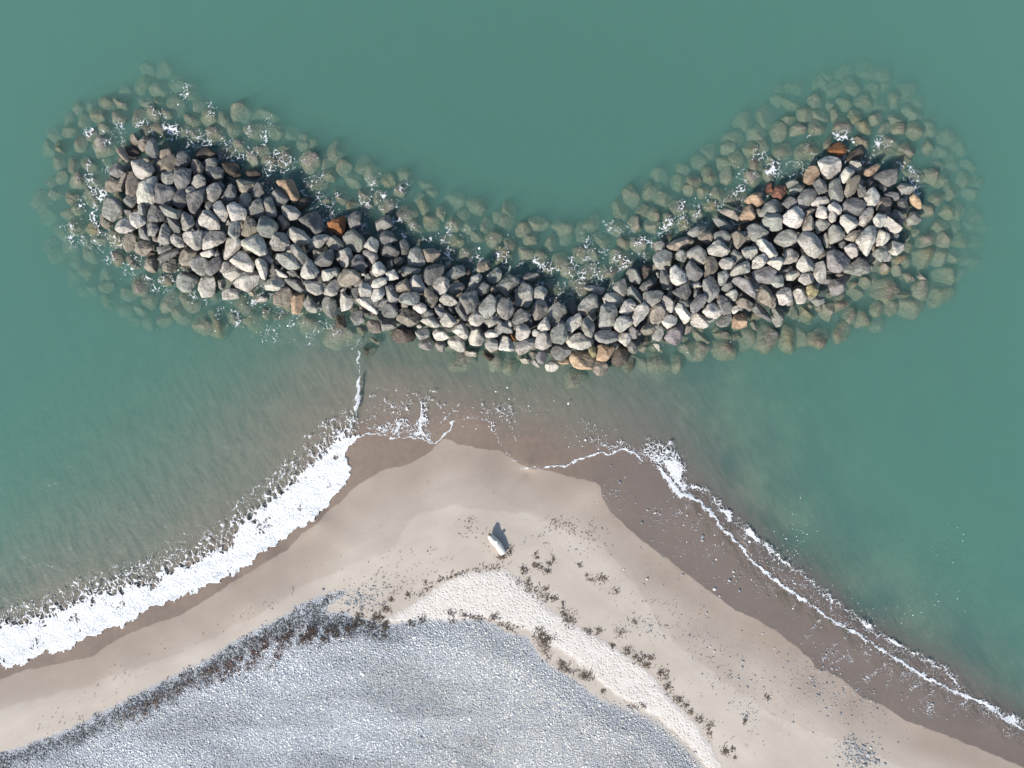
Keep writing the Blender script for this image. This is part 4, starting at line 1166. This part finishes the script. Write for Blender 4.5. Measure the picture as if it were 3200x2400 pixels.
# loose pebbles on the wet sand
def scatter(spec, seed):
    r = np.random.default_rng(seed); xs, ys, ss = [], [], []
    for x, y, rx, ry, ang, n, s in spec:
        u = r.normal(0, .5, (n, 2))*[rx, ry]; a = math.radians(ang)
        xs.append(x+u[:, 0]*math.cos(a)-u[:, 1]*math.sin(a)); ys.append(y+u[:, 0]*math.sin(a)+u[:, 1]*math.cos(a)); ss.append(.68*s*r.lognormal(0, .45, n))
    return np.concatenate(xs), np.concatenate(ys), np.concatenate(ss)
LOOSE = [(1915,1550,45,55,20,70,.05),(1920,1470,80,40,0,30,.045),(2060,1605,60,50,30,60,.06),(2120,1660,160,90,40,70,.06),(2350,1810,150,60,40,110,.055),(2150,1790,120,70,40,60,.045),
 (2250,2020,260,90,35,200,.04),(2560,2130,190,60,33,220,.055),(2600,2060,60,40,30,60,.06),(2350,2150,240,70,35,190,.045),(2330,2215,60,35,30,80,.05),(2690,2365,62,48,25,420,.06),(2670,2330,60,30,10,80,.06),(2620,2220,300,60,25,120,.045),(2700,2180,120,40,30,110,.05),(2900,2230,120,40,30,60,.05),
 (2020,1960,70,30,20,90,.05),(1130,1860,90,45,-10,260,.055),(1120,1880,60,30,0,160,.055),(1000,1930,40,20,-30,40,.05),(1500,1600,600,200,0,90,.03),(1300,1500,250,60,0,40,.03),(2000,1800,200,100,40,90,.035),(700,2040,250,20,-30,60,.04),(1450,1350,400,25,5,12,.03),(900,1830,300,50,-25,25,.035)]
lx, ly, ls = scatter(LOOSE, 12)
ax, ay, az = on_ground(lx, ly)
r = np.random.default_rng(15)
V, F, T = pebbles(ax, ay, az, ls, ptone(len(ax), r)*.55, r, 1)
tag(mesh_obj("loose_pebbles", V, F, PEBM, attrs={"tone": T}), "loose dark pebbles strewn over the wet sand", "pebbles", kind="stuff")
# single stones that stand out
for sx, sy, s, cl, lab in ((2233,1841,0.14,(.72,.71,.68),"white stone lying on the dark wet sand of the right-hand beach"),(2310,1845,0.11,(.2,.22,.24),"grey cobble lying right of the white stone on dark wet sand"),(2006,1633,0.10,(.2,.21,.22),"largest grey cobble left of the blue cobble cluster on wet sand"),(2232,2034,0.09,(.36,.35,.33),"round pale cobble alone on the damp sand"),(2022,1809,0.11,(.42,.40,.36),"pale angular cobble alone on smooth sand below the wet line")):
    x, y, z = on_ground(np.array([sx]), np.array([sy])); r = np.random.default_rng(int(sx))
    V = rock_shape(rand_poly(s, r), s*.75, 2, r, 10)
    o = mesh_obj("stone", V, ICO[2][1], PEBM, attrs={"tone": np.tile(np.array(cl), (len(V), 1))}); o.location = (float(x[0]), float(y[0]), float(z[0])+s*.2)
    tag(o, lab, "stone", "single stones on the sand")

# ------------------------------------------------------------------ seaweed
t = NT("seaweed_fronds"); P = t.pos(); col = t.attr("tone", True)
WEED = t.done(t.principled(col, .55, None, .3))
def fronds(px, py, n, rx, ry, ang, r, size=.115, tone=(.085, .062, .038), heap=.012, per=14):
    """curled strips of weed strewn round a photo pixel"""
    VV, FF, TT = [], [], []; off = 0
    nc = max(2 if per < 20 else 1, n//per); cen = r.normal(0, .46, (nc, 2))*[rx, ry]; wh = r.integers(0, nc, n); dirs = r.uniform(0, 3.14, nc)
    u = cen[wh]+r.normal(0, 1, (n, 2))*np.minimum((.28 if per < 20 else .42)*np.array([rx, ry])+1.2, 7 if per < 20 else 12)*r.uniform(.5, 1.5, (n, 1)); a = math.radians(ang)
    qx = px+u[:, 0]*math.cos(a)-u[:, 1]*math.sin(a); qy = py+u[:, 0]*math.sin(a)+u[:, 1]*math.cos(a)
    X, Y, Zg = on_ground(qx, qy)
    for i in range(n):
        L = size*r.lognormal(0, .4); w = .010*r.uniform(.7, 2.0); th = dirs[wh[i]]+r.normal(0, .55); cv = r.normal(0, 9)*L*.35
        k = 5; s = np.linspace(0, 1, k); an = th+cv*(s-.5)*2
        x = X[i]+np.cumsum(np.cos(an))*L/k; y = Y[i]+np.cumsum(np.sin(an))*L/k
        e = math.exp(-(u[i, 0]/rx)**2*2-(u[i, 1]/ry)**2*2)
        z = Zg[i]+.015+heap*r.random()*e+.02*np.sin(s*3.1)*r.random()
        ww = w*np.array([.5, 1, 1.1, 1, .4]); nxv, nyv = -np.sin(an)*ww, np.cos(an)*ww
        A = np.stack([x+nxv, y+nyv, z], -1); B = np.stack([x-nxv, y-nyv, z+.006], -1); C_ = np.stack([x, y, z+.02+ww*.6], -1)
        VV.append(np.concatenate([A, C_, B]))
        for j in range(k-1):
            FF.append((off+j, off+j+1, off+k+j+1, off+k+j)); FF.append((off+k+j, off+k+j+1, off+2*k+j+1, off+2*k+j))
        off += 3*k
        TT.append(np.tile(np.array(tone)*r.uniform(.6, 1.7)*(1+r.uniform(-.15, .15, 3)), (3*k, 1)))
    return np.concatenate(VV), np.array(FF, np.int32), np.concatenate(TT)
def merge(parts):
    V = np.concatenate([p[0] for p in parts]); T = np.concatenate([p[2] for p in parts]); o = 0; F = []
    for p in parts: F.append(p[1]+o); o += len(p[0])
    return V, np.concatenate(F), T
CL = [([(1567,1744,15,8,-10,130),(1592,1724,7,15,15,110)],"brown seaweed heaped round the lower end of the driftwood log"),
 ([(1643,1790,10,14,-20,120),(1652,1812,6,11,-20,60)],"tall brown seaweed clump on the sand ridge just below the log"),
 ([(1690,1765,9,11,-30,90),(1709,1787,11,6,10,80)],"U-shaped seaweed tangle on smooth sand, its left half"),
 ([(1722,1763,9,6,10,60),(1732,1758,4,14,-15,60)],"two-pronged dark seaweed tuft right of the U-shaped tangle"),
 ([(1666,1766,5,8,-15,40)],"small upright seaweed tuft left of the U-shaped tangle"),
 ([(1669,1743,8,4,0,40),(1675,1729,4,5,0,25)],"pair of small seaweed tufts above the U-shaped tangle"),
 ([(1818,1776,6,12,-30,50),(1835,1799,7,6,-30,40)],"upper left strand of the seaweed drift on smooth sand right of centre"),
 ([(1840,1813,14,4,15,50),(1873,1813,11,12,40,90),(1890,1806,9,5,20,40)],"dark spreading seaweed drift with frayed ends on smooth sand"),
 ([(1711,1843,11,8,0,70)],"bow-shaped seaweed clump beside the rough pale sand"),
 ([(1925,1861,10,12,10,70)],"spiky yellow tipped seaweed clump alone on smooth sand"),
 ([(1685,1988,20,20,20,260),(1696,2014,18,26,-15,300),(1702,2034,11,16,0,120),(1708,1995,20,11,0,130)],"largest brown seaweed mat at the edge of the pebble bank"),
 ([(1752,2078,14,14,30,170),(1775,2096,22,14,30,230)],"wide brown seaweed mat, second largest, lower down the pebble edge"),
 ([(1825,2111,19,13,15,300)],"thin trailing seaweed mat at the right end of the wide one"),
 ([(1942,1984,14,18,20,120)],"curled seaweed clump at the upper rim of the pale ridge's right side"),
 ([(1964,2031,18,14,30,110)],"sparse net of seaweed below the curled clump on the ridge"),
 ([(2026,2053,12,9,20,100)],"round dense seaweed clump on the right rim of the pale ridge"),
 ([(2073,2107,13,20,-10,150)],"thick seaweed clump halfway down the right rim of the pale ridge"),
 ([(2112,2183,16,10,30,110),(2138,2201,10,8,30,60)],"long dark seaweed clump low on the right rim of the pale ridge"),
 ([(2163,2223,9,9,0,70)],"small ball of seaweed just below the long dark clump"),
 ([(2223,2259,10,11,10,80)],"forked seaweed clump on the sand near the lower right rim"),
 ([(2267,2350,7,13,-8,150)],"lowest seaweed trail by the bottom edge of the beach"),
 ([(2302,2375,9,6,10,45)],"yellowish seaweed tuft at the bottom edge of the beach"),
 ([(1414,1922,12,11,0,100),(1412,1938,9,9,0,60)],"dark seaweed clump at the top of the pebble bank below the pale sand"),
 ([(1193,1902,15,9,0,110)],"seaweed clump at the left end of the pale sand ridge"),
 ([(1274,1862,9,7,0,60)],"dark seaweed tuft on smooth sand above the left end of the pale ridge"),
 ([(1327,1822,5,8,0,45)],"upright seaweed tuft on the upper left rim of the pale ridge"),
 ([(1226,1877,6,5,0,90)],"flat seaweed tuft between the ridge's left end and the dark tuft")]
for k, (parts, lab) in enumerate(CL):
    r = np.random.default_rng(300+k)
    V, F, T = merge([fronds(x, y, int(n*.72), rx*1.05, ry*1.05, a, r, .095*r.uniform(.8, 1.3), tuple(np.array((.085, .062, .038))*r.uniform(.8, 1.5)), per=26) for x, y, rx, ry, a, n in parts])
    cxx = V.mean(0); cxx[2] = V[:, 2].min()
    o = mesh_obj("seaweed_clump", V-cxx, F, WEED, False, attrs={"tone": T}); o.location = cxx
    tag(o, lab, "seaweed", "seaweed clumps on the sand")
WR = [(1545,1930,12,8,0,50,0),(1450,1925,30,8,10,60,0),(1500,1936,30,6,5,60,0),(1575,1958,16,6,20,40,0),(1600,1965,30,12,20,40,0),(1885,2162,6,6,0,30,0),(1834,1973,12,8,20,40,0),(1874,1973,12,7,20,40,0),(1913,2020,8,7,20,40,0),(1990,2060,14,16,40,60,0),(2015,2078,18,8,20,70,0),(2087,2150,12,14,-10,70,0),(2008,2207,8,5,0,30,0),(1972,2208,20,6,20,30,0),(1733,1872,8,6,0,35,0),(1711,1871,12,9,30,40,0),(1758,1892,5,5,0,15,0),(1768,1925,14,20,-30,90,0),(1780,1945,20,16,40,60,0),(1987,1945,11,5,30,25,0),(2185,2252,16,8,40,60,0),(2215,2300,8,20,-10,40,0),(2328,2257,3,11,10,30,0),(2395,2180,6,8,0,25,0),(2288,2344,6,5,0,25,0),
 (1640,1830,60,16,40,90,0),(1690,1850,40,14,40,60,0),(1540,1775,50,8,-5,60,0),(1450,1790,60,6,-12,60,0),(1390,1812,40,7,-20,50,0),(1320,1850,50,7,-25,50,0),
 (1740,1640,60,20,10,110,3),(1790,1660,90,24,25,120,3),(1850,1650,40,20,20,50,3),(1470,1640,22,30,20,60,3),(1500,1680,60,40,0,50,3),(1300,1760,200,60,-10,120,3),(1230,1830,90,30,-10,100,3),(2100,1960,150,60,35,90,3),(2250,2120,120,60,35,80,3),(2000,1900,150,60,35,60,3),(2330,2320,120,50,20,40,3),(430,2100,300,40,-25,60,3),(800,1900,250,20,-28,60,3),(180,2250,120,30,-20,40,3),(1680,1690,60,30,0,30,3),(1840,1720,60,40,0,30,3)]
r = np.random.default_rng(44)
TN = {0: (.09, .066, .042), 1: (.115, .05, .034), 2: (.20, .14, .095), 3: (.085, .065, .045)}
def band(pts, n, spread, tone, size, r):
    L = np.array(pts, float); seg = np.hypot(*np.diff(L, axis=0).T); cum = np.concatenate([[0], np.cumsum(seg)])
    out = []
    while len(out) < n:
        q = r.uniform(0, cum[-1]); x = np.interp(q, cum, L[:, 0]); y = np.interp(q, cum, L[:, 1]); a, b = r.normal(0, spread, 2)
        x += a*.6; y += b
        if wavy(np.array([x]), np.array([y]), 46, 505, 3)[0]+r.normal(0, .22) > .05: out.append((x, y))
    parts = [fronds(x, y, 4, 3.5, 3, 0, r, size*r.uniform(.7, 1.3), tuple(np.array(tone)*r.uniform(.7, 1.4)), .01, 4) for x, y in out]
    return merge(parts)
BANDS = [band(K("1215,1938 1153,1942 1088,1962 998,1986 940,1990"), 380, 17, (.075, .055, .035), .12, r),
         band(K("1000,1982 907,1985 840,2008 760,2040"), 330, 17, (.085, .048, .034), .11, r),
         band(K("900,2030 820,2060 740,2085 660,2110"), 260, 20, (.13, .075, .055), .10, r),
         band(K("740,2065 650,2108 560,2150 450,2222 400,2255"), 300, 19, (.17, .115, .08), .10, r),
         band(K("420,2240 320,2285 230,2310"), 40, 12, (.14, .095, .065), .10, r),
         band(K("1208,1952 1193,1985"), 40, 10, (.075, .055, .035), .11, r), band(K("1280,1945 1330,1938"), 36, 9, (.08, .06, .04), .11, r)]
V, F, T = merge(BANDS+[fronds(x, y, int(n*(.6 if k == 3 else 1.9 if x < 1330 and y > 1925 else 1.1)), rx, ry*(2.2 if k == 2 else 1.7 if x < 1330 and y > 1925 else 1.15), a, r, .09 if k == 3 else .13, TN[k], .015, 1 if k == 3 else 3) for x, y, rx, ry, a, n, k in WR])
tag(mesh_obj("seaweed_wrack", V, F, WEED, False, attrs={"tone": T}), "scattered wisps and wrack lines of dark seaweed over sand and pebbles", "seaweed", kind="stuff")

# ------------------------------------------------------------------ driftwood
t = NT("bleached_wood"); P = t.pos(); tc = t.new("TexCoord").outputs['Object']
gr = t.noise(t.scale(tc, (6, 6, 1.2)), 3, 6, .65)
c = t.mix(t.map(gr, .3, .7), (.46, .42, .36), (.74, .71, .65))
WOOD = t.done(t.principled(c, .8, t.bump(gr, .6, .04), .2))
t = NT("broken_wood"); WOODB = t.done(t.principled(t.mix(t.noise(t.pos(), 20, 4), (.05, .035, .025), (.20, .15, .10)), .9))
def tube(path, radii, seg=16, seed=0):
    r = np.random.default_rng(seed); P_ = np.array(path, float); n = len(P_); V = []; F = []
    for i in range(n):
        d = P_[min(i+1, n-1)]-P_[max(i-1, 0)]; d /= np.linalg.norm(d)
        a = np.cross(d, [0, 0, 1.0]); a = a/np.linalg.norm(a) if np.linalg.norm(a) > .05 else np.array([1.0, 0, 0]); b = np.cross(a, d)
        for k in range(seg):
            th = 2*math.pi*k/seg; q = radii[i]*(1+.09*math.sin(3*th+i*.6)+r.uniform(-.04, .04))
            V.append(P_[i]+q*(a*math.cos(th)+b*math.sin(th)))
    for i in range(n-1):
        for k in range(seg):
            F.append((i*seg+k, i*seg+(k+1) % seg, (i+1)*seg+(k+1) % seg, (i+1)*seg+k))
    V.append(P_[0]); V.append(P_[-1]); c0, c1 = n*seg, n*seg+1
    for k in range(seg):
        F.append((c0, (k+1) % seg, k, k)); F.append((c1, (n-1)*seg+k, (n-1)*seg+(k+1) % seg, (n-1)*seg+(k+1) % seg))
    return np.array(V), F
def tube_obj(name, path, radii, mat, parent, seg=16, seed=0):
    V, F = tube(path, radii, seg, seed)
    me = bpy.data.meshes.new(name); me.from_pydata([tuple(v) for v in V], [], [tuple(dict.fromkeys(f)) for f in F]); me.materials.append(mat)
    me.polygons.foreach_set("use_smooth", np.ones(len(me.polygons), bool))
    return link(bpy.data.objects.new(name, me), parent)
lp = [(1573,1730,.17),(1566,1718,.2),(1556,1702,.24),(1547,1694,.27),(1539,1686,.33),(1534,1679,.42),(1531,1672,.50)]
g0 = on_ground(np.array([1555.]), np.array([1705.]))
base = np.array([g0[0][0], g0[1][0], g0[2][0]])
root = link(bpy.data.objects.new("driftwood_log", None)); root.location = base
tag(root, "bleached white driftwood log with one raised broken end on smooth sand", "driftwood")
path = []
for x, y, z in lp:
    X, Y = up(x, y, base[2]+z); path.append((X-base[0], Y-base[1], z))
tube_obj("trunk", path, [.24, .27, .27, .28, .27, .23, .18], WOOD, root, 18, 2)
a = np.array(path[-1]); d = a-np.array(path[-2]); d /= np.linalg.norm(d)
tube_obj("broken_end", [a-d*.03, a+d*.07, a+d*.16], [.13, .11, .05], WOODB, root, 10, 3)
b = np.array(path[3])
tube_obj("branch_stub", [b+[0, 0, .05], b+[.1, .08, .24], b+[.18, .12, .36]], [.17, .13, .07], WOOD, root, 10, 4)
